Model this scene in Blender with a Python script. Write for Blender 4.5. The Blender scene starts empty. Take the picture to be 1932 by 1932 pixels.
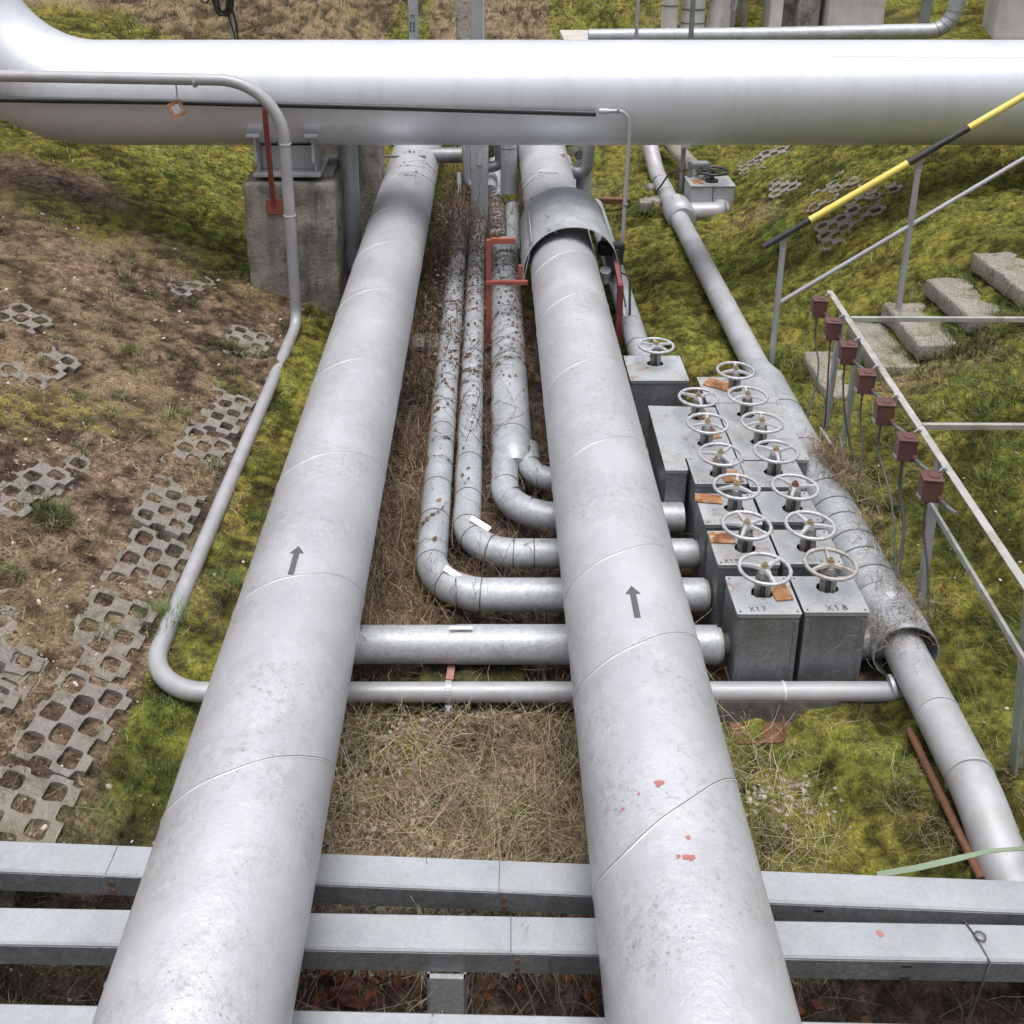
import bpy, bmesh, math, random
import numpy as np
from mathutils import Vector, Matrix, noise as mnoise
random.seed(7); RNG = np.random.default_rng(11)
PI = math.pi; R = math.radians
scene = bpy.context.scene
C = scene.collection

# ------------------------------------------------------------------ camera geometry
CAMZ, FPX, PU, PV = 4.25, 2009.0, 925.0, 482.0      # photo measured on a 1932 px square
PS, PC = math.sin(R(20)), math.cos(R(20))
def ray(u, v):
    a = PV - v
    return Vector((u - PU, FPX*PC + a*PS, a*PC - FPX*PS))
def W(u, v, z=None, y=None):
    d = ray(u, v)
    t = (z - CAMZ)/d.z if z is not None else y/d.y
    return Vector((d.x*t, d.y*t, CAMZ + d.z*t))

# ------------------------------------------------------------------ terrain
def vnoise(x, y, seed=0):
    xi = np.floor(x).astype(np.int64); yi = np.floor(y).astype(np.int64)
    fx = x - xi; fy = y - yi
    fx = fx*fx*(3-2*fx); fy = fy*fy*(3-2*fy)
    def h(a, b):
        n = (a*374761393 + b*668265263 + seed*1442695041) & 0x7fffffff
        n = ((n ^ (n >> 13))*1274126177) & 0x7fffffff
        return ((n ^ (n >> 16)) & 0xffff)/65535.0
    return (h(xi,yi)*(1-fx)+h(xi+1,yi)*fx)*(1-fy) + (h(xi,yi+1)*(1-fx)+h(xi+1,yi+1)*fx)*fy
def fbm(x, y, seed=0, oct=4):
    s = 0; a = .5
    for k in range(oct):
        s = s + a*vnoise(x*2**k, y*2**k, seed+k*17); a *= .5
    return s/(1-.5**oct)
def sstep(a, b, x):
    t = np.clip((x-a)/(b-a), 0, 1); return t*t*(3-2*t)
def softp(x, k=.12):
    return k*np.logaddexp(0, x/k)
def H0(x, y):
    l = .44*softp(-(x+2.0), .06); l = 2.7*np.tanh(l/2.7)
    r = .64*softp(x-2.85); r = 2.4*np.tanh(r/2.4)
    b = .36*softp(y-16.5, .5); b = 6*np.tanh(b/6)
    fl = -.13 + .11*sstep(1.55, 1.95, np.abs(x)) + .05*sstep(2.0, 2.6, x)
    fl = fl - .16*sstep(3.55, 3.1, y)*sstep(2.3, 1.9, np.abs(x)) + .07*sstep(11, 15, y)*sstep(1.0,1.6,x)
    r = r*(1-.82*sstep(12.8, 16, y))
    stw = sstep(2.7,2.9,x)*sstep(4.75,4.45,x)*sstep(7.75,7.95,y)*sstep(8.95,8.8,y)
    r = r - stw*np.clip(r, 0, .035)
    fl = fl + .06*np.exp(-((x+1.92)/.16)**2-((y-8.75)/.16)**2)
    tr = .55*np.exp(-((y-10.75)/1.0)**2)*(sstep(4.4, 6.2, x)+sstep(-4.6,-6.5,x))
    return fl + np.maximum(l, 0) + r + b - tr
def moss_mask(x, y):
    n = fbm(x*.9+3, y*.9, 5)
    right = sstep(1.9, 2.4, x)
    front = sstep(1.0, 1.2, x)*sstep(4.8, 4.5, y)*sstep(3.2, 3.35, y)
    strip = sstep(-2.05, -1.85, x)*sstep(-1.0, -1.25, x)*sstep(3.3,4.2,y)
    back = sstep(9.0, 11.3, y+ .25*(x+2)*sstep(-2,-4,x) +  2.2*(n-.5))*sstep(19.5, 17, y+4*(n-.5))
    midr = sstep(1.0, 1.3, x)*sstep(7.5, 8.2, y)
    cenp = .85*sstep(.53,.62,fbm(x*1.7+40, y*1.7, 91))*sstep(1.15,.95,np.abs(x))*sstep(3.25,3.4,y)*sstep(5.2,4.9,y)
    bankp = .5*sstep(.56,.70,fbm(x*1.2+17, y*1.2, 93))*sstep(-1.9,-2.2,x)
    m = np.maximum.reduce([right, front, strip*.9, back, midr, cenp, bankp])
    return m*np.clip(.55+1.1*(n-.25), 0, 1)
def H(x, y):
    x = np.asarray(x, float); y = np.asarray(y, float)
    m = moss_mask(x, y)
    return H0(x, y) + bumps(x, y, m)
def bumps(x, y, m):
    return (fbm(x*2.2, y*2.2, 1)-.5)*.09 + (fbm(x*7, y*7, 2, 3)-.5)*(.03+.06*m) + (fbm(x*15, y*15, 9, 2)-.5)*(.018+.038*m)
def hollow_shade(x, y):
    """0 in hollows, 1 on humps: painted shade factor plus random tone"""
    f = (fbm(x*7, y*7, 2, 3)-.5)*1.5 + (fbm(x*15, y*15, 9, 2)-.5)*1.3 + (fbm(x*1.3+7, y*1.3, 55, 3)-.5)*.9
    return np.clip(.5+f, 0, 1)
def Hs(x, y): return float(H(np.array([x]), np.array([y]))[0])
def G(u, v):
    d = ray(u, v); d = d/d.y
    y = 2.0
    while y < 60:
        if CAMZ + d.z*y < Hs(d.x*y, y): break
        y += .03
    return Vector((d.x*y, y, Hs(d.x*y, y)))

# ------------------------------------------------------------------ materials
MATS = {}
def nodes_of(m):
    m.use_nodes = True
    nt = m.node_tree; nt.nodes.clear()
    return nt
def ramp(nt, fac, stops):
    n = nt.nodes.new('ShaderNodeValToRGB')
    e = n.color_ramp.elements
    while len(e) < len(stops): e.new(.5)
    for k, (p, c) in enumerate(stops):
        e[k].position = p; e[k].color = (*c, 1) if len(c) == 3 else c
    nt.links.new(fac, n.inputs[0]); return n
def noise_n(nt, vec, scale, detail=6, rough=.6, dist=0):
    n = nt.nodes.new('ShaderNodeTexNoise'); n.inputs['Scale'].default_value = scale
    n.inputs['Detail'].default_value = detail; n.inputs['Roughness'].default_value = rough
    n.inputs['Distortion'].default_value = dist
    nt.links.new(vec, n.inputs['Vector']); return n
def mixc(nt, fac, a, b, mode='MIX'):
    n = nt.nodes.new('ShaderNodeMix'); n.data_type = 'RGBA'; n.blend_type = mode
    for sock, val in ((n.inputs['Factor'], fac), (n.inputs['A'], a), (n.inputs['B'], b)):
        if isinstance(val, (int, float)): sock.default_value = val
        elif isinstance(val, tuple): sock.default_value = (*val, 1)
        else: nt.links.new(val, sock)
    return n.outputs['Result']
def mk(name, c1, c2, scale=3, rough=.5, metal=0.0, bump=.15, bscale=40, spots=(), spangle=0, streak=None, rvar=.15, coat=0, bdist=.01, cluster=0):
    """painted / weathered surface: mottled base, thresholded spot layers, vertical streaks, fine bump"""
    m = bpy.data.materials.new(name); MATS[name] = m
    nt = nodes_of(m); L = nt.links
    tc = nt.nodes.new('ShaderNodeTexCoord'); oi = nt.nodes.new('ShaderNodeObjectInfo')
    add = nt.nodes.new('ShaderNodeVectorMath'); add.operation = 'MULTIPLY_ADD'
    comb = nt.nodes.new('ShaderNodeCombineXYZ')
    for k in range(3): L.new(oi.outputs['Random'], comb.inputs[k])
    L.new(comb.outputs[0], add.inputs[0]); add.inputs[1].default_value = (37, 53, 71); L.new(tc.outputs['Object'], add.inputs[2])
    vec = add.outputs[0]
    n1 = noise_n(nt, vec, scale, 8, .62)
    col = ramp(nt, n1.outputs['Fac'], [(.32, c1), (.68, c2)]).outputs[0]
    if spangle:
        vo = nt.nodes.new('ShaderNodeTexVoronoi'); vo.inputs['Scale'].default_value = 75; L.new(vec, vo.inputs['Vector'])
        bw = nt.nodes.new('ShaderNodeSeparateColor'); L.new(vo.outputs['Color'], bw.inputs[0])
        sp = ramp(nt, bw.outputs[0], [(0, (1-spangle,)*3), (1, (1+spangle*.6,)*3)])
        col = mixc(nt, 1.0, col, sp.outputs[0], 'MULTIPLY')
    if streak:
        mp = nt.nodes.new('ShaderNodeMapping'); mp.inputs['Scale'].default_value = (1, 1, .09); L.new(vec, mp.inputs['Vector'])
        ns = noise_n(nt, mp.outputs[0], streak[1], 5, .7)
        f = ramp(nt, ns.outputs['Fac'], [(.5, (0,0,0)), (.72, (streak[2],)*3)])
        col = mixc(nt, f.outputs[0], col, streak[0])
    for (c, sc, lo, hi, amt) in spots:
        ns = noise_n(nt, vec, sc, 5, .65, .3)
        f = ramp(nt, ns.outputs['Fac'], [(lo, (0,0,0)), (hi, (amt,)*3)]).outputs[0]
        if cluster and sc >= 22:                               # fine specks gather in patches
            cm = ramp(nt, noise_n(nt, vec, cluster, 4, .6).outputs['Fac'], [(.42, (.08,)*3), (.62, (1,)*3)]).outputs[0]
            f = mixc(nt, 1.0, f, cm, 'MULTIPLY')
        col = mixc(nt, f, col, c)
    b = nt.nodes.new('ShaderNodeBsdfPrincipled')
    L.new(col, b.inputs['Base Color'])
    rr = ramp(nt, n1.outputs['Fac'], [(.3, (max(rough-rvar,.05),)*3), (.7, (min(rough+rvar,1),)*3)])
    L.new(rr.outputs[0], b.inputs['Roughness']); b.inputs['Metallic'].default_value = metal
    if coat: b.inputs['Coat Weight'].default_value = coat; b.inputs['Coat Roughness'].default_value = .18
    if bump:
        nb = noise_n(nt, vec, bscale, 6, .65)
        bu = nt.nodes.new('ShaderNodeBump'); bu.inputs['Strength'].default_value = bump; bu.inputs['Distance'].default_value = bdist
        L.new(nb.outputs['Fac'], bu.inputs['Height']); L.new(bu.outputs[0], b.inputs['Normal'])
    o = nt.nodes.new('ShaderNodeOutputMaterial'); L.new(b.outputs[0], o.inputs[0])
    return m
def g(v, t=(1,1,1)): return tuple(v*k for k in t)
LAV = (.965, .972, 1.04); BLU = (.95, 1.0, 1.07); WARM = (1.005, 1.0, .975)
mk('silver_paint', g(.53,LAV), g(.62,LAV), 1.6, .42, .38, .3, 50, [((.38,.38,.41), 3.5, .5, .75, .35), ((.66,.66,.68), 12, .54, .68, .5), ((.36,.36,.385), 26, .50, .66, .6), ((.16,.155,.15), 44, .61, .67, .6), ((.22,.21,.205), 95, .59, .66, .65)], rvar=.12, cluster=2.2)
mk('white_cladding', (.69,.715,.785), (.73,.755,.825), 1.2, .36, .38, .03, 30, [((.64,.66,.73), 3, .5, .9, .15)], rvar=.05, streak=((.50,.51,.54), 7, .3))
mk('galvanised', g(.40,BLU), g(.52,BLU), 3, .48, .28, .12, 35, [((.24,.26,.28), 7, .5, .72, .5), ((.20,.19,.17), 60, .7, .76, .5), ((.50,.51,.51), 14, .6, .75, .5)], spangle=.16)
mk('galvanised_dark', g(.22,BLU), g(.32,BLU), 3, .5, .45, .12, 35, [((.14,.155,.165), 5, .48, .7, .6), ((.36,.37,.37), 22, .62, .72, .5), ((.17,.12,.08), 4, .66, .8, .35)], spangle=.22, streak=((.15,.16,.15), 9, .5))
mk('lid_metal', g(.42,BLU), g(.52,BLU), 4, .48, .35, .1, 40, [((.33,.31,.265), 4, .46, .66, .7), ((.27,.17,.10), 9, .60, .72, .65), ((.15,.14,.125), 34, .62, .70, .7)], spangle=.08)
mk('rusty_lid_metal', g(.42,BLU), g(.50,BLU), 4, .55, .3, .1, 40, [((.40,.36,.30), 5, .48, .7, .6), ((.33,.17,.09), 6, .55, .68, .75), ((.17,.15,.13), 40, .62, .72, .6)], spangle=.08)
mk('beam_metal', g(.36,BLU), g(.44,BLU), 3, .5, .35, .08, 30, [((.36,.37,.37), 7, .5, .75, .5), ((.20,.19,.17), 55, .68, .75, .6), ((.30,.31,.16), 1.1, .66, .76, .45), ((.35,.22,.14), 13, .71, .78, .5)], spangle=.07)
mk('thin_pipe_paint', g(.36,LAV), g(.45,LAV), 5, .45, .15, .12, 50, [((.42,.40,.36), 9, .5, .7, .5), ((.40,.20,.14), 24, .68, .75, .7), ((.22,.20,.17), 60, .66, .74, .6)])
mk('header_paint', g(.40,LAV), g(.49,LAV), 4, .5, .15, .15, 50, [((.34,.32,.29), 7, .48, .68, .6), ((.36,.16,.11), 8, .68, .76, .6), ((.16,.15,.13), 34, .64, .73, .7)])
mk('wheel_paint', g(.44,LAV), g(.54,LAV), 8, .4, .25, .08, 60, [((.33,.30,.26), 18, .52, .68, .7), ((.22,.15,.10), 36, .62, .72, .7)])
mk('worn_wheel_paint', (.34,.315,.295), (.43,.41,.39), 10, .5, .1, .15, 60, [((.24,.13,.08), 18, .52, .64, .8), ((.58,.58,.58), 24, .6, .7, .6)])
mk('dark_iron', (.07,.065,.06), (.15,.14,.125), 14, .6, .3, .4, 60, [((.16,.09,.05), 16, .58, .7, .6)])
mk('yoke_iron', (.24,.235,.225), (.38,.37,.355), 12, .5, .3, .3, 60, [((.10,.09,.08), 14, .5, .66, .8), ((.22,.13,.07), 26, .66, .74, .6)])
mk('brass_nut', (.28,.22,.13), (.40,.33,.22), 20, .5, .3, .2, 80, [((.12,.08,.05), 40, .55, .7, .7)])
mk('rust_tag', (.33,.14,.055), (.45,.24,.11), 9, .8, 0, .3, 60, [((.17,.06,.03), 11, .47, .60, .85), ((.50,.42,.28), 16, .55, .66, .8)])
mk('rust', (.11,.05,.028), (.20,.09,.048), 12, .85, 0, .4, 60, [((.09,.045,.03), 9, .5, .65, .7), ((.33,.22,.17), 20, .62, .74, .6)])
mk('red_primer', (.25,.065,.045), (.33,.09,.063), 6, .6, 0, .1, 60, [((.44,.20,.15), 14, .6, .74, .5), ((.15,.05,.04), 10, .62, .75, .5)])
mk('dark_red', (.14,.03,.025), (.22,.05,.04), 6, .6, 0, .1, 60, [((.08,.03,.03), 14, .55, .74, .5)])
mk('junction_brown', (.10,.046,.041), (.14,.066,.057), 7, .42, 0, .06, 60, [((.25,.12,.10), 22, .62, .76, .5), ((.08,.03,.03), 6, .6, .75, .4)])
mk('concrete', (.15,.137,.112), (.38,.355,.305), 2.4, .9, 0, .7, 26, [((.075,.068,.057), 3.2, .49, .64, .85), ((.15,.13,.06), 7, .6, .72, .6), ((.45,.43,.40), 9, .6, .7, .5), ((.07,.065,.06), 30, .64, .7, .7)], streak=((.09,.085,.075), 7, .8), bdist=.02)
mk('pale_concrete', (.46,.44,.41), (.58,.56,.53), 2, .85, 0, .4, 30, [((.33,.31,.28), 3, .5, .7, .5), ((.22,.21,.19), 24, .64, .74, .5)], streak=((.28,.27,.24), 5, .6))
mk('step_concrete', (.22,.20,.165), (.36,.33,.28), 5, .95, 0, .8, 45, [((.17,.15,.12), 6, .5, .68, .6), ((.11,.11,.03), 3.5, .52, .64, .85), ((.46,.42,.36), 55, .50, .60, .7), ((.085,.075,.062), 70, .54, .63, .8)], bdist=.02)
mk('paver_concrete', (.19,.17,.145), (.30,.275,.24), 6, .95, 0, .8, 50, [((.115,.095,.07), 6, .48, .66, .75), ((.36,.34,.31), 30, .6, .7, .5), ((.09,.085,.03), 9, .62, .72, .5)], bdist=.015)
mk('black_rubber', (.018,.018,.019), (.032,.032,.034), 8, .45, 0, .1, 60)
mk('cable_grey', (.07,.075,.085), (.11,.115,.125), 8, .5, 0, 0)
mk('yellow_paint', (.76,.60,.12), (.83,.68,.18), 4, .4, 0, .03, 40, [((.55,.36,.05), 12, .6, .78, .4)])
mk('black_paint', (.022,.022,.024), (.04,.04,.042), 5, .4, 0, .03, 40)
mk('grey_paint', g(.38,LAV), g(.47,LAV), 3, .42, .2, .05, 40, [((.28,.28,.29), 10, .58, .75, .5)])
mk('steel_grey', g(.22,BLU), g(.30,BLU), 3, .45, .3, .08, 40, [((.15,.16,.17), 8, .5, .7, .5)])
mk('arrow_grey', (.085,.085,.09), (.11,.11,.115), 8, .55, 0, .05, 40)
mk('bead', g(.62,LAV), g(.70,LAV), 12, .4, .2, .1, 60, [((.50,.49,.49), 16, .52, .7, .8)])
mk('dark_line', (.10,.10,.105), (.18,.18,.185), 12, .5, .3, .1, 60)
mk('label_white', (.38,.39,.42), (.50,.51,.54), 20, .3, .2, .02, 60, [((.40,.40,.42), 60, .6, .66, .6)])
mk('primer_patch', (.34,.13,.11), (.42,.18,.15), 20, .7, 0, .2, 60)
mk('faint_ink', (.20,.20,.195), (.32,.32,.315), 40, .7, 0, 0)
mk('ink', (.05,.055,.05), (.12,.12,.11), 60, .7, 0, 0)
mk('pink_strap', (.36,.17,.15), (.44,.23,.20), 10, .6, 0, .1, 60)
mk('green_paint', (.21,.26,.20), (.31,.35,.29), 8, .6, 0, .1, 60, [((.38,.36,.32), 9, .5, .62, .8), ((.25,.12,.06), 14, .62, .72, .6)])
mk('weathered_bar', (.34,.33,.315), (.46,.45,.44), 6, .55, .15, .15, 60, [((.24,.215,.18), 9, .5, .68, .7), ((.30,.16,.09), 11, .62, .72, .6), ((.20,.33,.18), 3, .6, .68, .6)])
mk('green_strap', (.15,.21,.13), (.22,.28,.20), 8, .6, 0, .1, 40)
mk('bark', (.40,.37,.33), (.60,.57,.53), 7, .85, 0, .8, 30, [((.12,.10,.08), 7, .5, .62, .85), ((.30,.27,.16), 5, .6, .7, .6)], bdist=.03)
mk('stone', (.28,.265,.23), (.44,.42,.385), 9, .9, 0, .5, 40, [((.20,.16,.12), 8, .5, .7, .6)])

def attr_mat(name, rough=.7, var=.35, trans=.0):
    """colour from the per-vertex 'Col' attribute, broken up with noise"""
    m = bpy.data.materials.new(name); MATS[name] = m
    nt = nodes_of(m); L = nt.links
    a = nt.nodes.new('ShaderNodeAttribute'); a.attribute_name = 'Col'
    tc = nt.nodes.new('ShaderNodeTexCoord')
    n = noise_n(nt, tc.outputs['Object'], 30, 3)
    f = ramp(nt, n.outputs['Fac'], [(.3, (1-var,)*3), (.7, (1+var,)*3)])
    col = mixc(nt, 1.0, a.outputs['Color'], f.outputs[0], 'MULTIPLY')
    b = nt.nodes.new('ShaderNodeBsdfPrincipled'); b.inputs['Roughness'].default_value = rough
    b.inputs['Specular IOR Level'].default_value = .25
    L.new(col, b.inputs['Base Color'])
    o = nt.nodes.new('ShaderNodeOutputMaterial')
    if trans:
        t = nt.nodes.new('ShaderNodeBsdfTranslucent'); L.new(col, t.inputs['Color'])
        mx = nt.nodes.new('ShaderNodeMixShader'); mx.inputs[0].default_value = trans
        L.new(b.outputs[0], mx.inputs[1]); L.new(t.outputs[0], mx.inputs[2]); L.new(mx.outputs[0], o.inputs[0])
    else: L.new(b.outputs[0], o.inputs[0])
    return m
attr_mat('blade', .6, .3, 0); attr_mat('twig', .8, .35); attr_mat('pebble', .85, .25)

def ground_mat():
    m = bpy.data.materials.new('ground_soil_moss'); MATS['ground'] = m
    nt = nodes_of(m); L = nt.links
    tc = nt.nodes.new('ShaderNodeTexCoord'); V = tc.outputs['Object']
    a = nt.nodes.new('ShaderNodeAttribute'); a.attribute_name = 'Col'
    sep = nt.nodes.new('ShaderNodeSeparateColor'); L.new(a.outputs['Color'], sep.inputs[0])
    n1 = noise_n(nt, V, 2.0, 9, .68); n2 = noise_n(nt, V, 13, 8, .7); n3 = noise_n(nt, V, 55, 6, .7)
    soil = ramp(nt, n2.outputs['Fac'], [(.27, (.035,.024,.017)), (.43, (.095,.066,.046)), (.57, (.20,.15,.108)), (.72, (.36,.295,.225))]).outputs[0]
    soil2 = ramp(nt, n3.outputs['Fac'], [(.3, (.55,.5,.48)), (.7, (1.5,1.5,1.45))]).outputs[0]
    soil = mixc(nt, 1.0, soil, soil2, 'MULTIPLY')
    moss = ramp(nt, n2.outputs['Fac'], [(.28, (.020,.019,.010)), (.40, (.062,.064,.020)), (.52, (.138,.146,.034)), (.67, (.225,.222,.066))]).outputs[0]
    mossb = ramp(nt, n1.outputs['Fac'], [(.35, (.75,.95,.7)), (.65, (1.25,1.0,.9))]).outputs[0]
    moss = mixc(nt, 1.0, moss, mossb, 'MULTIPLY')
    moss = mixc(nt, 1.0, moss, soil2, 'MULTIPLY')
    straw = ramp(nt, n3.outputs['Fac'], [(.3, (.08,.056,.032)), (.5, (.19,.142,.085)), (.72, (.34,.27,.17))]).outputs[0]
    # masks broken up by noise
    def mask(chan, lo=.42, hi=.58):
        ad = nt.nodes.new('ShaderNodeMath'); ad.operation = 'ADD'; L.new(sep.outputs[chan], ad.inputs[0])
        sb = nt.nodes.new('ShaderNodeMath'); sb.operation = 'MULTIPLY_ADD'; L.new(n2.outputs['Fac'], sb.inputs[0]); sb.inputs[1].default_value = 1.3; sb.inputs[2].default_value = -.65
        L.new(sb.outputs[0], ad.inputs[1])
        return ramp(nt, ad.outputs[0], [(lo, (0,0,0)), (hi, (1,1,1))]).outputs[0]
    col = mixc(nt, mask(2, .35, .7), soil, straw)
    col = mixc(nt, mask(1, .3, .65), col, moss)
    ground_shade = ramp(nt, sep.outputs[0], [(.10, (.40,)*3), (.5, (1.0,)*3), (.85, (1.38,)*3)]).outputs[0]  # shade put into the ground colour: darkest in hollows and under things
    col = mixc(nt, 1.0, col, ground_shade, 'MULTIPLY')
    b = nt.nodes.new('ShaderNodeBsdfPrincipled'); b.inputs['Roughness'].default_value = .95; b.inputs['Specular IOR Level'].default_value = .15
    L.new(col, b.inputs['Base Color'])
    hn = nt.nodes.new('ShaderNodeMath'); hn.operation = 'MULTIPLY_ADD'; L.new(n3.outputs['Fac'], hn.inputs[0]); hn.inputs[1].default_value = .5; L.new(n2.outputs['Fac'], hn.inputs[2])
    bu = nt.nodes.new('ShaderNodeBump'); bu.inputs['Strength'].default_value = .9; bu.inputs['Distance'].default_value = .035
    L.new(hn.outputs[0], bu.inputs['Height']); L.new(bu.outputs[0], b.inputs['Normal'])
    o = nt.nodes.new('ShaderNodeOutputMaterial'); L.new(b.outputs[0], o.inputs[0])
ground_mat()

# ------------------------------------------------------------------ object helpers
ORG = {}
def thing(name, label, cat, loc, group=None):
    o = bpy.data.objects.new(name, None); C.objects.link(o)
    o.empty_display_size = .1
    o.location = loc; ORG[o.name] = Vector(loc)
    return tag(o, label, cat, group)
def tag(o, label, cat, group=None, kind=None):
    o['label'] = label; o['category'] = cat
    if group: o['group'] = group
    if kind: o['kind'] = kind
    return o
class MB:
    def __init__(s): s.v = []; s.f = []; s.s = []; s.m = []
    def add(s, vs, fs, smooth=False, mi=0):
        k = len(s.v); s.v += [tuple(p) for p in vs]
        s.f += [tuple(i+k for i in f) for f in fs]
        s.s += [smooth]*len(fs); s.m += [mi]*len(fs); return s
    def box(s, c, size, rot=None, mi=0, bev=0):
        hx, hy, hz = (d/2 for d in size)
        bm = bmesh.new(); bmesh.ops.create_cube(bm, size=1)
        bmesh.ops.scale(bm, vec=size, verts=bm.verts)
        if bev: bmesh.ops.bevel(bm, geom=bm.edges[:], offset=bev, segments=2, affect='EDGES', profile=.5)
        return s.bm(bm, Matrix.Translation(Vector(c)) @ (rot.to_4x4() if rot else Matrix.Identity(4)), mi)
    def bm(s, bm, mtx=None, mi=0, smooth=False):
        if mtx: bmesh.ops.transform(bm, matrix=mtx, verts=bm.verts)
        bm.verts.index_update()
        s.add([v.co[:] for v in bm.verts], [[v.index for v in f.verts] for f in bm.faces], smooth, mi)
        bm.free(); return s
    def rough(s, c, size, cell=.06, amp=.01, seed=0, bev=.02, rot=None, mi=0):
        bm = bmesh.new(); bmesh.ops.create_cube(bm, size=1); bmesh.ops.scale(bm, vec=size, verts=bm.verts)
        bmesh.ops.bevel(bm, geom=bm.edges[:], offset=bev, segments=2, affect='EDGES', profile=.5)
        for _ in range(6):
            es = [e for e in bm.edges if e.calc_length() > cell*1.6]
            if not es: break
            bmesh.ops.subdivide_edges(bm, edges=es, cuts=1, use_grid_fill=True)
        bmesh.ops.triangulate(bm, faces=[f for f in bm.faces if len(f.verts) > 4])
        for v in bm.verts:
            p = v.co*5 + Vector((seed*7.3, seed*3.1, 0))
            v.co += mnoise.noise_vector(p)*amp + mnoise.noise_vector(p*4)*amp*.5
        return s.bm(bm, Matrix.Translation(Vector(c)) @ (rot.to_4x4() if rot else Matrix.Identity(4)), mi, True)
    def tube(s, path, r, n=16, caps=True, mi=0, smooth=True, r_in=None):
        P = [Vector(p) for p in path]; N = len(P)
        rs = list(r) if hasattr(r, '__len__') else [r]*N
        T = []
        for i in range(N):
            t = (P[min(i+1, N-1)] - P[max(i-1, 0)]); T.append(t.normalized())
        a = Vector((0,0,1)) if abs(T[0].z) < .9 else Vector((0,1,0))
        u = (a - T[0]*a.dot(T[0])).normalized()
        def ring(rr, flip=False):
            nonlocal u
            vs = []; uu = u.copy()
            for i in range(N):
                uu = (uu - T[i]*uu.dot(T[i])).normalized(); w = T[i].cross(uu)
                vs += [P[i] + (uu*math.cos(2*PI*k/n) + w*math.sin(2*PI*k/n))*rr[i] for k in range(n)]
            fs = [[i*n+k, i*n+(k+1)%n, (i+1)*n+(k+1)%n, (i+1)*n+k] for i in range(N-1) for k in range(n)]
            if flip: fs = [f[::-1] for f in fs]
            return vs, fs
        vs, fs = ring(rs); s.add(vs, fs, smooth, mi)
        if r_in is not None:
            vi, fi = ring([r_in]*N, True); s.add(vi, fi, smooth, mi)
            for e in (0, N-1):
                q = [vs[e*n+k] for k in range(n)] + [vi[e*n+k] for k in range(n)]
                ff = [[k, n+k, n+(k+1)%n, (k+1)%n] for k in range(n)]
                s.add(q, ff if e == 0 else [f[::-1] for f in ff], False, mi)
        elif caps:
            s.add(vs[:n], [list(range(n))[::-1]], False, mi); s.add(vs[-n:], [list(range(n))], False, mi)
        return s
    def cyl(s, p0, p1, r0, r1=None, n=16, mi=0, caps=True):
        return s.tube([p0, p1], [r0, r0 if r1 is None else r1], n, caps, mi)
    def bar(s, p0, p1, w, h, mi=0, up=(0,0,1)):
        p0 = Vector(p0); p1 = Vector(p1); t = (p1-p0); L = t.length; t.normalize()
        x = Vector(up).cross(t)
        if x.length < 1e-4: x = Vector((1,0,0)).cross(t)
        x.normalize(); y = t.cross(x)
        M = Matrix((x, y, t)).transposed()
        return s.box((p0+p1)/2, (w, h, L), M, mi, min(w, h)*.06)
    def build(s, name, mat, parent=None, label=None):
        mats = [mat] if isinstance(mat, str) else list(mat)
        me = bpy.data.meshes.new(name); o = bpy.data.objects.new(name, me); C.objects.link(o)
        org = Vector((0,0,0))
        if parent:
            o.parent = parent; org = ORG.get(parent.name, org); ORG[o.name] = org
        me.from_pydata([(p[0]-org.x, p[1]-org.y, p[2]-org.z) for p in s.v], [], s.f)
        me.polygons.foreach_set('use_smooth', s.s); me.polygons.foreach_set('material_index', s.m)
        for k in mats: me.materials.append(MATS[k])
        me.update()
        if label: o['label'] = label
        return o
def fillet(pts, rad, seg=8):
    P = [Vector(p) for p in pts]; out = [P[0]]
    for i in range(1, len(P)-1):
        a = (P[i-1]-P[i]); b = (P[i+1]-P[i]); la, lb = a.length, b.length; a.normalize(); b.normalize()
        ang = a.angle(b)
        if ang > PI-.02: out.append(P[i]); continue
        r = rad[i] if isinstance(rad, dict) else rad
        d = min(r/math.tan(ang/2), la*.48, lb*.48); r = d*math.tan(ang/2)
        c = P[i] + (a+b).normalized()*(r/math.sin(ang/2))
        s0 = P[i]+a*d - c; s1 = P[i]+b*d - c
        tot = s0.angle(s1); ax = s0.cross(s1).normalized()
        out += [c + Matrix.Rotation(tot*k/seg, 3, ax) @ s0 for k in range(seg+1)]
    return out + [P[-1]]
def densify(path, step):
    out = [Vector(path[0])]
    for a, b in zip(path[:-1], path[1:]):
        a = Vector(a); b = Vector(b); k = max(1, int((b-a).length/step))
        out += [a.lerp(b, j/k) for j in range(1, k+1)]
    return out
def plate(mb, pos, normal, along, l, w, t=.004, mi=0):
    n = Vector(normal).normalized(); a = Vector(along); a = (a - n*a.dot(n)).normalized(); b = n.cross(a)
    return mb.box(Vector(pos)+n*t*.5, (l, w, t), Matrix((a, b, n)).transposed(), mi)
def band(mb, p, t, r, w=.012, h=.004, n=28, mi=0):
    t = Vector(t).normalized()*w*.5; p = Vector(p)
    return mb.tube([p-t, p+t], r+h, n, True, mi)
CAMP = Vector((0,0,CAMZ))

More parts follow.
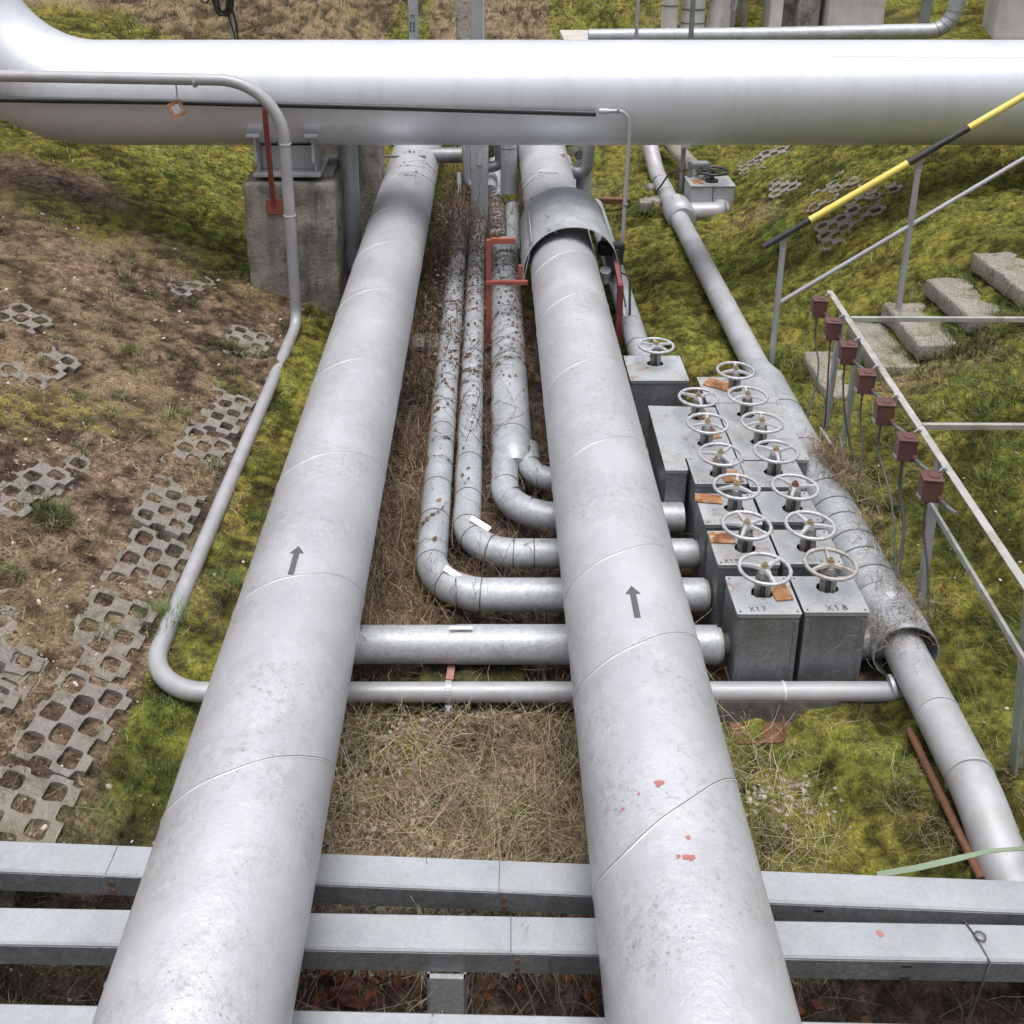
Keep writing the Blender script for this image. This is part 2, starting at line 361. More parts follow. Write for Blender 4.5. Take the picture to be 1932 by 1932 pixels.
# ------------------------------------------------------------------ numpy foliage meshes
def np_mesh(name, verts, faces_list, cols, mat, parent=None, smooth=False):
    """faces_list: list of int arrays (n,k); cols: (nverts,3)"""
    me = bpy.data.meshes.new(name)
    loops = np.concatenate([f.ravel() for f in faces_list]).astype(np.int32)
    sizes = np.concatenate([np.full(len(f), f.shape[1], np.int32) for f in faces_list])
    starts = np.concatenate([[0], np.cumsum(sizes)[:-1]]).astype(np.int32)
    me.vertices.add(len(verts)); me.vertices.foreach_set('co', np.ascontiguousarray(verts, np.float32).ravel())
    me.loops.add(len(loops)); me.loops.foreach_set('vertex_index', loops)
    me.polygons.add(len(sizes)); me.polygons.foreach_set('loop_start', starts)
    if smooth: me.polygons.foreach_set('use_smooth', np.ones(len(sizes), bool))
    me.update(calc_edges=True); me.validate()
    ca = me.color_attributes.new('Col', 'FLOAT_COLOR', 'POINT')
    c4 = np.ones((len(verts), 4), np.float32); c4[:, :3] = cols; ca.data.foreach_set('color', c4.ravel())
    me.materials.append(MATS[mat])
    o = bpy.data.objects.new(name, me); C.objects.link(o)
    if parent: o.parent = parent
    return o
def strand_geo(P, az, tilt, length, width, bend, col, segs=3, tipc=1.0, wob=0):
    """ribbons growing from P, leaning tilt from vertical towards az, bending by 'bend' radians along the length"""
    n = len(P); vs = []; ang = tilt.copy(); p = P.copy(); azc = az.copy()
    side = np.stack([-np.sin(az + RNG.uniform(-1,1,n)), np.cos(az), np.zeros(n)], 1)
    side /= np.linalg.norm(side, axis=1)[:, None]
    cs = []
    for k in range(segs+1):
        w = width*(1-.85*k/segs)*.5
        vs += [p - side*w[:, None], p + side*w[:, None]]
        cs += [col*(.42+.62*tipc*k/segs)]*2  # colour darkens to the root, painting shade into gaps between strands
        d = np.stack([np.sin(ang)*np.cos(azc), np.sin(ang)*np.sin(azc), np.cos(ang)], 1)
        p = p + d*(length/segs)[:, None]; ang = ang + bend/segs
        if wob: azc = azc + RNG.normal(0, wob, n); ang = ang + RNG.normal(0, wob, n)
    V = np.stack(vs, 1).reshape(-1, 3); Cc = np.stack(cs, 1).reshape(-1, 3)
    m = 2*(segs+1); base = np.arange(n)[:, None]*m
    F = np.concatenate([base + np.array([2*k, 2*k+1, 2*k+3, 2*k+2])[None] for k in range(segs)], 0)
    return V, F, Cc
def leaf_geo(P, size, col, nrm=None):
    n = len(P)
    a = RNG.normal(size=(n,3)); a /= np.linalg.norm(a, axis=1)[:, None]
    if nrm is not None: a = a - .6*nrm*np.sum(a*nrm, 1)[:, None]; a /= np.linalg.norm(a, axis=1)[:, None]
    b = np.cross(a, RNG.normal(size=(n,3))); b /= np.linalg.norm(b, axis=1)[:, None]
    if nrm is not None: b = np.cross(a, nrm); b /= np.maximum(np.linalg.norm(b, axis=1), 1e-3)[:, None]
    c = np.cross(a, b)
    s = size[:, None]
    V = np.stack([P - a*s*.5, P + b*s*.32 + c*s*.12, P + a*s*.5 + c*s*.1, P - b*s*.32 + c*s*.12], 1).reshape(-1, 3)
    base = np.arange(n)[:, None]*4
    F = np.concatenate([base+np.array([[0,1,2]]), base+np.array([[0,2,3]])], 0)
    return V, F, np.repeat(col, 4, 0)
_bm = bmesh.new(); bmesh.ops.create_icosphere(_bm, subdivisions=1, radius=1)
ICO_V = np.array([v.co[:] for v in _bm.verts]); _bm.verts.index_update(); ICO_F = np.array([[v.index for v in f.verts] for f in _bm.faces]); _bm.free()
_bm = bmesh.new(); bmesh.ops.create_icosphere(_bm, subdivisions=2, radius=1)
ICO2_V = np.array([v.co[:] for v in _bm.verts]); _bm.verts.index_update(); ICO2_F = np.array([[v.index for v in f.verts] for f in _bm.faces]); _bm.free()
def stone_geo(P, size, col, flat=.5, fine=False, jag=.25):
    TV, TF = (ICO2_V, ICO2_F) if fine else (ICO_V, ICO_F)
    n = len(P); k = len(TV)
    sc = np.stack([size, size*RNG.uniform(.55,1,n), size*flat*RNG.uniform(.6,1.2,n)], 1)
    V = TV[None]*(1+RNG.uniform(-jag, jag, (n,k,1)))*sc[:, None]
    a = RNG.uniform(0, 2*PI, n); ca, sa = np.cos(a)[:, None], np.sin(a)[:, None]
    x = V[...,0]*ca - V[...,1]*sa; y = V[...,0]*sa + V[...,1]*ca
    tl = RNG.normal(0, .3, n)[:, None]; z = V[...,2] + x*tl
    V = np.stack([x, y, z], -1) + P[:, None]
    F = (np.arange(n)[:, None, None]*k + TF[None]).reshape(-1, 3)
    return V.reshape(-1,3), F, np.repeat(col, k, 0)
def cat(geos):
    off = 0; VV = []; FF = []; CC = []
    for V, F, Cc in geos:
        VV.append(V); FF.append(F+off); CC.append(Cc); off += len(V)
    return np.concatenate(VV), np.concatenate(FF), np.concatenate(CC)
def colmix(n, cols, jit=.2):
    cols = np.array(cols); i = RNG.integers(0, len(cols), n); j = RNG.integers(0, len(cols), n); t = RNG.uniform(0,1,n)[:,None]
    return (cols[i]*t + cols[j]*(1-t))*RNG.uniform(1-jit, 1+jit, n)[:,None]
def scatter(n, x0, x1, y0, y1, dens=None, near=True):
    """points on the terrain; denser near the viewpoint so that detail per pixel stays even"""
    x = RNG.uniform(x0, x1, n)
    if near and y0 > 1:
        y = 1/RNG.uniform(1/y1, 1/y0, n)
    else: y = RNG.uniform(y0, y1, n)
    if dens is not None:
        k = RNG.uniform(0,1,n) < dens(x, y); x = x[k]; y = y[k]
    return np.stack([x, y, H(x, y)], 1)

# ------------------------------------------------------------------ ground sheet
def grid_axis(segs):
    out = []
    for a, b, st in segs:
        k = max(1, int(round((b-a)/st))); out += list(np.linspace(a, b, k, endpoint=False))
    return np.array(out + [segs[-1][1]])
gx = grid_axis([(-90,-14,6), (-14,-6,.25), (-6,-4,.06), (-4,4.2,.033), (4.2,6.5,.06), (6.5,16,.25), (16,90,6)])
gy = grid_axis([(-40,-2,4), (-2,1.8,.3), (1.8,8,.033), (8,14,.055), (14,26,.13), (26,40,.8), (40,160,8)])
XX, YY = np.meshgrid(gx, gy); nx, ny = len(gx), len(gy)
ZZ = H(XX, YY)
mm = moss_mask(XX, YY)
cen = sstep(-1.7,-1.45,XX)*sstep(1.75,1.4,XX)
gstraw = np.clip(cen*.30*sstep(12.5,11,YY) + .9*sstep(15.5,18.5,YY)*(fbm(XX*.5,YY*.5,31)*1.5-.1) + .75*sstep(-1.9,-2.4,XX)*(fbm(XX*1.1,YY*1.1,8)*2.2-.6), 0, 1)
idx = np.arange(nx*ny).reshape(ny, nx)
F4 = np.stack([idx[:-1,:-1], idx[:-1,1:], idx[1:,1:], idx[1:,:-1]], -1).reshape(-1, 4)
ground_shade = hollow_shade(XX, YY)
for cx_ in (-.988, .706): ground_shade = ground_shade*(1-.55*sstep(.42,.2,np.abs(XX-cx_))*(YY<18))  # contact shadow painted on the soil below both mains
ground_shade = ground_shade*(1-.6*sstep(.05,-.05,np.maximum(np.abs(XX-1.65)-.6, np.abs(YY-6.35)-1.7)))  # painted shade around the feet of the valve boxes
ground_shade = ground_shade*(1-.5*sstep(3.55,3.3,YY)*(np.abs(XX)<2.6))  # ground painted darker as shade below the front beams
gcol = np.stack([ground_shade.ravel(), mm.ravel(), gstraw.ravel()], 1)
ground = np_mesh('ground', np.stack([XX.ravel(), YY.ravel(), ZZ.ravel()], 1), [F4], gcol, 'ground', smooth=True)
ground['kind'] = 'structure'

# ------------------------------------------------------------------ the two big insulated mains
MR, MZ = .32, .63
ML, MRX = -.988, .706
def on_cyl(u, v, X0, Z0, r):
    """where a sight line meets a pipe that runs along Y: angle from vertical, y"""
    d = ray(u, v); ox, oz = -X0, CAMZ-Z0
    a = d.x**2+d.z**2; b = 2*(ox*d.x+oz*d.z); c = ox*ox+oz*oz-r*r
    t = (-b-math.sqrt(max(b*b-4*a*c, 0)))/(2*a)
    return math.atan2(d.x*t-X0, CAMZ+d.z*t-Z0), d.y*t
def cylp(X0, Z0, r, phi, y): return Vector((X0+math.sin(phi)*r, y, Z0+math.cos(phi)*r))
def seam(mb, X0, Z0, r, y0, a, b, bead=.0048):
    P = []
    for k in range(73):
        ph = 2*PI*k/72
        P.append(cylp(X0, Z0, r-.0008, ph, y0 + a*math.sin(ph)*r + b*math.cos(ph)*r + .003*math.sin(ph*7+y0*9)))
    mb.tube([p+Vector((0,.0065,0)) for p in P], bead*.72, 5, False, 1); return mb.tube(P, bead, 6, False)  # second, dark ring paints the shadow line beside the bead
def arrow(mb, X0, Z0, r, phi, y, L=.235, w=.030, hw=.075, hl=.06):
    rr = r+.0025
    def q(s, t): return cylp(X0, Z0, rr, phi + s/r, y+t)
    n = 6
    for a, b in ((-L/2, L/2-hl),):
        vs = [q(-w/2 + w*i/n, t) for t in (a, b) for i in range(n+1)]
        mb.add(vs, [[i, i+1, n+2+i, n+1+i] for i in range(n)])
    vs = [q(-hw/2 + hw*i/n, L/2-hl) for i in range(n+1)] + [q(0, L/2)]
    mb.add(vs, [[i, i+1, n+1] for i in range(n)])
    return mb
def patch(mb, X0, Z0, r, phi, y, size, seed, asp=1.0):
    rnd = random.Random(seed); n = 14; vs = [cylp(X0, Z0, r+.0018, phi, y)]
    for k in range(n):
        a = 2*PI*k/n; q = size*(.35+.75*rnd.random())
        vs.append(cylp(X0, Z0, r+.0018, phi+math.cos(a)*q*asp/r, y+math.sin(a)*q))
    return mb.add(vs, [[0, k+1, (k+1) % n+1] for k in range(n)])
def main_pipe(X0, label, zl, zr, seams, arrow_px):
    t = thing('insulated_pipe', label, 'pipe', (X0, 2, MZ-MR), 'big insulated pipes running away from the viewer')
    MB().tube(densify([(X0,-3,MZ), (X0,18,MZ)], .5), MR, 96, True).build('jacket', 'silver_paint', t)
    for (vr, sh) in seams:
        yr = (CAMZ-zr)/math.tan(R(20)+math.atan((vr-PV)/FPX)); yl = yr - sh
        seam(MB(), X0, MZ, MR, (yl+yr)/2, (sh/2+(.083 if X0 < 0 else -.061)*-.45)/.311, -.45).build('weld_seam', ('bead', 'dark_line'), t)
    ph, y = on_cyl(*arrow_px, X0, MZ, MR)
    arrow(MB(), X0, MZ, MR, ph, y).build('flow_arrow', 'arrow_grey', t)
    return t
main_pipe(ML, 'thick silver insulated pipe with flow arrow, the left of the two big pipes', .71, .55,
    [(1470,.38),(1142,.30),(912,.34),(735,.34),(600,.36),(508,.4),(436,.42),(372,.45)], (556,1057))
mr = main_pipe(MRX, 'thick silver insulated pipe with red paint chips, passing under the sheet metal hood', .59, .69,
    [(1480,.42),(1218,.27),(1057,.25),(855,.27),(705,.3),(582,.32),(502,.34),(338,.45)], (1197,1135))
for k, (u, v, s, a) in enumerate([(1243,1478,.022,1), (1205,1498,.009,1), (1175,1527,.012,.8), (1298,1580,.012,1.2), (1304,1618,.022,1.5), (1280,1617,.010,1), (1262,1535,.006,1)]):
    ph, y = on_cyl(u, v, MRX, MZ, MR)
    patch(MB(), MRX, MZ, MR, ph, y, s, k, a).build('paint_chip', 'primer_patch', mr)

# ------------------------------------------------------------------ overhead transverse pipe
BY, BZ, BR = 10.72, 2.105, .528
t = thing('overhead_pipe', 'very thick white clad pipe crossing above all the others and bending upward at the left', 'pipe', (0, BY, BZ-BR))
xe = W(188, 150, y=BY).x
bend_r = .525+.86
path = [Vector((16, BY, BZ)), Vector((xe, BY, BZ))]
for k in range(1, 25):
    a = R(90)*k/24
    path.append(Vector((xe-bend_r*math.sin(a), BY, BZ+bend_r*(1-math.cos(a)))))
path.append(path[-1]+Vector((0,0,4)))
MB().tube(densify(path, .35), BR, 96).build('cladding', 'white_cladding', t)
for u in (1668, 640-26):
    x = W(u, 150, y=BY-BR).x
    band(MB(), (x, BY, BZ), (1,0,0), BR, .02, .0025, 96).build('lap_joint', 'white_cladding', t)
for x0, x1 in ((xe+.6, W(1075,100,y=BY).x), (W(1075,100,y=BY).x+.02, W(1668,100,y=BY).x), (W(1668,100,y=BY).x+.02, 15)):
    a = R(38)                                                   # longitudinal lap near the top, facing the viewer
    MB().bar((x0, BY-math.sin(a)*BR, BZ+math.cos(a)*BR), (x1, BY-math.sin(a-.008)*BR, BZ+math.cos(a-.008)*BR), .011, .008).build('lap_strip', 'bead', t)
# elbow gore seams
for k in (0, 8, 16, 23):
    a = R(90)*k/24
    p = Vector((xe-bend_r*math.sin(a), BY, BZ+bend_r*(1-math.cos(a))))
    band(MB(), p, (-math.cos(a), 0, math.sin(a)), BR, .012, .002, 96).build('lap_joint', 'white_cladding', t)

# black sleeve + conduit on the face of the overhead pipe
t = thing('cable_conduit', 'black rubber hose along the overhead pipe front ending in a bent grey conduit', 'conduit', (0, 10.1, .4))
hp = [W(-60,187,y=10.16), W(300,192,y=10.155), W(700,202,y=10.15), W(1124,214.5,y=10.15)]
MB().tube(densify(hp, .3), .029, 16).build('rubber_sleeve', 'black_rubber', t)
g0 = W(1130,210,y=10.12); g1 = W(1148,210,y=10.12)
MB().cyl(g0, g1, .03, n=16).build('gland', 'grey_paint', t)
vb = W(1187,262,y=10.12); zb = W(1176,460,y=10.12).z
cp = fillet([W(1140,210,y=10.12), W(1186,209,y=10.12), Vector((vb.x, 10.12, vb.z)), Vector((vb.x-.02, 10.12, zb))], .16, 10)
MB().tube(cp, .0205, 14).build('conduit_tube', 'grey_paint', t)
MB().cyl((vb.x-.02,10.12,zb+.01), (vb.x-.03,10.12,zb-.22), .024, n=12).build('rubber_boot', 'black_rubber', t)
p = W(1166,209,y=10.12)
MB().box(p, (.02,.06,.055), bev=.004).build('clip', 'steel_grey', t)
MB().box((vb.x-.012,10.11,zb+.42), (.055,.05,.02), bev=.004).build('clip', 'steel_grey', t)

# ------------------------------------------------------------------ thin heating pipe
t = thing('bent_pipe', 'thin light grey pipe running past the concrete block, along the slope, under the big pipes', 'pipe', (-1.92, 7, 0))
TX, TY, TR = -1.918, 9.7, .054
top = W(430,153,y=TY)
zf = 4.675
pts = [W(-120,141,y=TY), Vector((TX, TY, top.z)), Vector((TX, TY, .0)), Vector((TX+.0, zf, -.005)), Vector((W(1716,1300,y=zf).x, zf, .0))]
path = fillet(pts, {1:.58, 2:.18, 3:.36}, 14)
MB().tube(densify(path, .25), TR, 24).build('tube', 'thin_pipe_paint', t)
for z in (1.83, 1.13): band(MB(), (TX,TY,z), (0,0,1), TR, .012, .005).build('weld_ring', 'bead', t)
for u in (368,): band(MB(), (W(u,153,y=TY).x, TY, top.z), (1,0,0), TR, .03, .004).build('weld_ring', 'thin_pipe_paint', t)
for u in (1478,): band(MB(), (W(u,1300,y=zf).x, zf, 0), (1,0,0), TR, .012, .003).build('weld_ring', 'bead', t)
# pipe clamp and bracket below it, between the two mains
px = W(846,1300,y=zf).x
t2 = thing('pipe_support', 'galvanised clamp and faded pink strap holding the thin pipe between the big pipes', 'bracket', (px, zf, -.2))
MB().tube([(px, zf-.022, 0), (px, zf+.022, 0)], 0, 4, False)
mb = MB()
P = [Vector((px, zf, 0)) + Vector((0, -math.sin(a), math.cos(a)))*(TR+.003) for a in [R(x) for x in range(-30, 211, 15)]]
for a, b in zip(P[:-1], P[1:]): mb.bar(a, b, .006, .036, up=(1,0,0))
mb.build('clamp', 'galvanised', t2)
MB().box((px, zf-.035, -.085), (.04,.05,.07), bev=.004).cyl((px, zf-.06,-.06), (px,zf-.09,-.06), .012, n=6).build('bolt_lug', 'galvanised', t2)
MB().box((px, zf-.05, -.15), (.05,.008,.09)).build('foot_plate', 'lid_metal', t2)
MB().bar((px+.005, zf+.045, .045), (px+.012, 4.92, -.012), .042, .006).build('strap', 'pink_strap', t2)
# hook with rusty tag near the left end
hx = W(333,170,y=TY).x; hz = W(333,165,y=TY).z
t3 = thing('rusty_tag', 'small orange rusted metal tag on a bracket under the thin pipe at upper left', 'tag', (hx, TY, hz-.3))
MB().tube([(hx, TY, hz+.02), (hx, TY, hz-.10), (hx-.03, TY-.01, hz-.11)], .007, 6).build('hook', 'grey_paint', t3)
c = W(333,206,y=TY-.02)
MB().box(c, (.135,.006,.145), Matrix.Rotation(R(-20),3,'Y') @ Matrix.Rotation(R(35),3,'Z')).build('plate', 'rust_tag', t3)
MB().box(c+Vector((0,-.006,0)), (.075,.004,.085), Matrix.Rotation(R(-20),3,'Y') @ Matrix.Rotation(R(35),3,'Z')).build('inset', 'label_white', t3)
MB().tube([c+Vector((0,0,.06)), (hx-.03, TY-.01, hz-.11)], .004, 5).build('wire', 'dark_iron', t3)
# red prop from the block to the thin pipe
t4 = thing('red_strut', 'red painted steel strut from the concrete block up to the thin pipe', 'strut', W(518,390,y=10.2))
pb = W(516,383,y=10.2); pt = W(499,206,y=TY)
MB().bar(pb, pt, .045, .045, up=(0,1,0)).build('strut_bar', 'red_primer', t4)
MB().box(W(518,390,y=10.235), (.17,.015,.155), bev=.003).build('foot_plate', 'red_primer', t4)

# ------------------------------------------------------------------ concrete block + saddle carrying the overhead pipe
bx0, bx1 = -2.49, -1.56; by0, by1 = 10.26, 11.22; btop = 1.285
t = thing('concrete_block', 'square weathered concrete block under the white overhead pipe', 'block', ((bx0+bx1)/2, (by0+by1)/2, -.2))
MB().rough(((bx0+bx1)/2, (by0+by1)/2, (btop-.3)/2), (bx1-bx0, by1-by0, btop+.3), .055, .014, 3, .035).build('block_body', 'concrete', t)
MB().rough(((bx0+bx1)/2+.02, (by0+by1)/2+.08, btop+.02), (bx1-bx0-.14, by1-by0-.2, .07), .05, .016, 5, .02).build('mortar_bed', 'concrete', t)
sx = W(545,330,y=10.4).x
sy = 10.31; sz = btop+.055
t = thing('pipe_saddle', 'grey painted steel saddle between the concrete block and the overhead pipe', 'support', (sx, sy, sz))
MB().box((sx, sy+.28, sz+.02), (.68,.62,.04), bev=.006).build('base_plate', 'grey_paint', t)
for s in (-1, 1):
    x = sx + s*.285
    MB().box((x, sy+.24, sz+.235), (.022,.42,.39)).build('side_web', 'grey_paint', t)
    MB().box((x, sy-.03, sz+.30), (.026,.10,.26)).build('web_edge', 'grey_paint', t)
    MB().box((x-.005, sy-.02, sz+.442), (.135,.22,.022)).build('top_flange', 'grey_paint', t)
MB().box((sx, sy+.14, sz+.165), (.54,.016,.24)).build('cross_plate', 'grey_paint', t)
MB().box((sx, sy+.33, sz+.20), (.54,.016,.30)).build('cross_plate', 'steel_grey', t)
# second pier behind, and round clad column beside the block
t = thing('concrete_pier', 'dark narrow concrete pier behind the left big pipe under the overhead pipe', 'pier', (-1.42, 12.2, 0))
MB().rough((-1.45, 12.3, .75), (.34,.5,1.9), .07, .012, 9, .02).build('pier_body', 'concrete', t)
MB().rough((-2.0, 12.5, .8), (.55,.4,1.7), .07, .012, 10, .02).build('pier_wing', 'concrete', t)
cx = W(661,400,y=10.95).x
t = thing('clad_column', 'round galvanised clad standpipe right beside the concrete block', 'pipe', (cx, 10.95, -.1))
MB().tube([(cx,10.95,.1), (cx,10.95,1.55)], .107, 32).build('jacket', 'galvanised', t)
MB().cyl((cx,10.95,-.15), (cx,10.95,.1), .085, n=24).build('foot', 'galvanised', t)
MB().cyl((cx,10.95,1.55), (cx,10.95,1.6), .08, n=24).build('neck', 'dark_iron', t)
for z in (.13, .10): band(MB(), (cx,10.95,z), (0,0,1), .107, .012, .004).build('clamp_band', 'dark_line', t)
pl = W(662,331,y=10.85)
plate(MB(), pl, (.12,-1,.1), (0,0,1), .2, .045).build('label_plate', 'label_white', t)

# ------------------------------------------------------------------ hood over the right main
hx, hz, hr, hy0, hy1 = MRX+.065, .62, .455, 9.5, 10.85
t = thing('pipe_hood', 'curved galvanised sheet metal hood arched over the right big pipe', 'cover', (hx, hy0, hz))
def arch(y, r, sq):
    out = []
    for k in range(41):
        a = R(-100 + 215*k/40)
        rr = r
        p = Vector((math.sin(a)*rr, 0, math.cos(a)*rr))
        if a < R(-38): p = Vector((-r*.985 + .28*(p.z-0.0)/r*.16*-1 + .36*max(0, p.z-.05)*.62, 0, p.z)) if sq else p
        out.append(Vector((hx+p.x, y, hz+p.z + (.03 if a > 0 else 0)*abs(math.sin(a)))))
    return out
ys = [hy0 + (hy1-hy0)*k/8 for k in range(9)]
def hood_sheet(mb, r, flip):
    vs = []
    for y in ys: vs += arch(y - (.10*0), r, False)
    n = 41; fs = [[i*n+k, i*n+k+1, (i+1)*n+k+1, (i+1)*n+k] for i in range(8) for k in range(n-1)]
    mb.add(vs, [f[::-1] for f in fs] if flip else fs, True); return vs
mb = MB(); vo = hood_sheet(mb, hr, True); vi = hood_sheet(mb, hr-.006, False)
for e in (0, 8):
    mb.add(vo[e*41:(e+1)*41]+vi[e*41:(e+1)*41], [[k, k+1, 42+k, 41+k] for k in range(40)])
mb.build('sheet', 'galvanised', t)
# folded side flap hanging on the left edge
a0 = arch(hy0, hr+.004, False)[0]; a1 = arch(hy0, hr+.004, False)[9]
MB().add([a0+Vector((0,-.02,-.02)), a0+Vector((0,.75,.0)), a1+Vector((-.012,.95,.02)), a1+Vector((-.012,.02,.02)), a0+Vector((-.008,-.02,-.02)), a0+Vector((-.008,.75,0)), a1+Vector((-.02,.95,.02)), a1+Vector((-.02,.02,.02))],
         [[0,1,2,3],[7,6,5,4],[0,3,7,4],[1,5,6,2],[3,2,6,7],[0,4,5,1]]).build('side_flap', 'galvanised', t)
for y in (hy0+.05, hy0+.45): 
    q = arch(y, hr, False)[14]; MB().box(q, (.10,.02,.012), Matrix.Rotation(R(25),3,'Y')).build('lap_tab', 'lid_metal', t)
# red frame carrying the hood
t = thing('hood_support', 'red painted angle iron frame standing beside the left edge of the hood', 'frame', (-.02, 9.3, -.1))
fy = 9.33; fx = W(922,600,y=fy).x
zt = W(922,452,y=fy).z; zm = W(922,531,y=fy).z
MB().box((fx, fy, (zt-.12)/2), (.05,.05,zt+.12)).build('post', 'red_primer', t)
xr = W(982,531,y=fy).x; xr2 = W(968,452,y=fy).x
MB().box(((fx+xr2)/2+.02, fy+.002, zt-.012), (xr2-fx+.0,.046,.05)).build('rail', 'red_primer', t)
MB().box(((fx+xr)/2+.02, fy-.026, zm), (xr-fx+.09,.05,.035)).build('rail', 'red_primer', t)
MB().box((xr+.0, fy+.02, zm+.07), (.04,.04,.17)).build('upright', 'red_primer', t)
t = thing('red_post', 'dark red steel post at the right edge of the hood', 'post', (1.2, 9.2, -.1))
rx = W(1168,600,y=9.25).x
MB().box((rx, 9.25, .22), (.055,.06,.75)).build('post_bar', 'dark_red', t)
MB().bar((rx, 9.28, .58), (hx+hr-.03, 9.55, .72), .04, .04).build('brace', 'dark_red', t)
pc = W(1180,545,y=9.35)
MB().bar((rx+.055,9.3,.25), (rx+.0,9.5,.55), .03, .05).build('brace', 'label_white', t)

# ------------------------------------------------------------------ three bent branch pipes and the straight one
def branch(label, X, YB, rad_b, r, y_far, x_right=1.30, zc=.10, bands=(), mat='galvanised', r_far=None, extra=None):
    t = thing('branch_pipe', label, 'pipe', (X if X is not None else 0, YB, zc-r), 'galvanised branch pipes leading to the valves')
    if X is None: path = [Vector((-.99, YB, zc)), Vector((x_right, YB, zc))]
    else: path = fillet([(X, y_far, zc), (X, YB, zc), (x_right, YB, zc)], rad_b, 14)
    MB().tube(densify(path, .25), r, 36).build('jacket', mat, t)
    if x_right < 1.34:
        MB().cyl((x_right-.01, YB, zc), (1.38, YB, zc), r*.6, n=20).build('inner_tube', 'dark_iron', t)
        band(MB(), (x_right+.012, YB, zc), (1,0,0), r*.84, .02, .004).build('collar', 'weathered_bar', t)
    return t
b0 = branch('straight galvanised branch pipe nearest the viewer, crossing under both big pipes into valve box X17', None, 4.935, 0, .105, 0, 1.29)
b1 = branch('galvanised branch pipe with the outermost elbow, bending toward valve box X15', -.375, 5.375, .36, .100, 13.5, 1.30)
b2 = branch('galvanised branch pipe with the middle elbow, lying between the outer and the widest one', -.155, 5.79, .33, .094, 13.2, 1.31)
t3p = thing('branch_pipe', 'widest galvanised branch pipe, splitting into two elbows beside the right big pipe', 'pipe', (.165, 8, -.05), 'galvanised branch pipes leading to the valves')
X3 = .165
q_ = densify([(X3,11.6,.11), (X3,7.06,.11)], .3); MB().tube(q_+[Vector((X3+.01,6.98,.11)), Vector((X3+.015,6.90,.108)), Vector((X3+.02,6.82,.104))], [.155]*len(q_)+[.150,.132,.09], 40).build('jacket', 'galvanised', t3p)
MB().tube(densify(fillet([(X3-.06,6.95,.10), (X3-.06,6.2,.10), (1.31,6.2,.10)], .42, 14), .25), .100, 36).build('elbow_branch', 'galvanised', t3p)
MB().tube(densify(fillet([(X3+.12,7.1,.10), (X3+.12,6.67,.10), (1.16,6.67,.10)], .26, 12), .25), .086, 36).build('elbow_branch', 'galvanised', t3p)
MB().tube(densify([(X3-.075,11.5,.10),(X3-.085,15.5,.10)],.4), .098, 32).build('far_branch', 'galvanised', t3p)
MB().tube(densify([(X3+.10,11.5,.10),(X3+.12,13.3,.10)],.4), .085, 32).build('far_branch', 'galvanised', t3p)
def ybands(par, X, zc, r, ys, mat='dark_line'):
    for y in ys: band(MB(), (X,y,zc), (0,1,0), r, .009, .0025).build('clamp_band', mat, par)
ybands(b1, -.375, .10, .100, (6.15,6.55,7.35,8.2,9.2,10.4,12))
ybands(b2, -.155, .10, .094, (6.42,6.9,7.8,8.7,9.6,11))
ybands(t3p, X3, .11, .155, (7.2,8.5,9.55,10.5))
def elbow_bands(par, X, YB, rb, r, sgn, angs, zc=.10):
    cx, cy = X+rb, YB+rb
    for a in angs:
        a = R(a); p = Vector((cx-math.cos(a)*rb, cy-math.sin(a)*rb, zc))
        band(MB(), p, (math.sin(a), -math.cos(a), 0), r, .008, .0022).build('clamp_band', 'dark_line', par)
elbow_bands(b1, -.375, 5.375, .36, .100, 1, (8,45,84)); elbow_bands(b2, -.155, 5.79, .33, .094, 1, (5,30,60,86))
elbow_bands(t3p, X3-.06, 6.2, .42, .100, 1, (6,30,55,82)); elbow_bands(t3p, X3+.12, 6.67, .26, .086, 1, (20,50,80))
for x in (-.21+.0, .55): band(MB(), (x, 5.375, .10), (1,0,0), .100, .008, .002).build('clamp_band', 'dark_line', b1)
for x in (.28,): band(MB(), (x, 5.79, .10), (1,0,0), .094, .008, .002).build('clamp_band', 'dark_line', b2)
xs = W(862,1215,y=4.9).x
MB().tube([(xs,4.935,.10),(.5,4.935,.10)], .1085, 36, True).build('overlap_sleeve', 'galvanised', b0)
plate(MB(), W(870,1186,y=4.93)+Vector((0,-.01,.012)), (0,-.35,1), (1,0,0), .13, .022, .003).build('label_plate', 'label_white', b0)
def ylabel(par, u, v, X, zc, r, l=.11, w=.045, mat='label_white', ang=0):
    ph, y = on_cyl(u, v, X, zc, r)
    plate(MB(), cylp(X, zc, r, ph, y), (math.sin(ph),0,math.cos(ph)), (math.sin(ang),math.cos(ang),0), l, w, .004).build('label_plate', mat, par)
ylabel(b1, 840, 724, -.375, .10, .100); ylabel(b2, 886, 806, -.155, .10, .094); ylabel(b2, 893, 632, -.155, .10, .094, .09, .04)
ylabel(t3p, 961, 688, X3, .11, .155, .13, .045); ylabel(t3p, 957, 546, X3, .11, .155, .1, .05)
for par, (u, v), rb, X, YB in ((b1, (858,1085), .36, -.375, 5.375), (b2, (906,989), .33, -.155, 5.79)):
    p = W(u, v, z=.195); 
    plate(MB(), p+Vector((0,0,.003)), CAMP-p+Vector((0,2.5,2)), (.8,-.6,0), .15, .038, .006).build('label_plate', 'label_white', par)

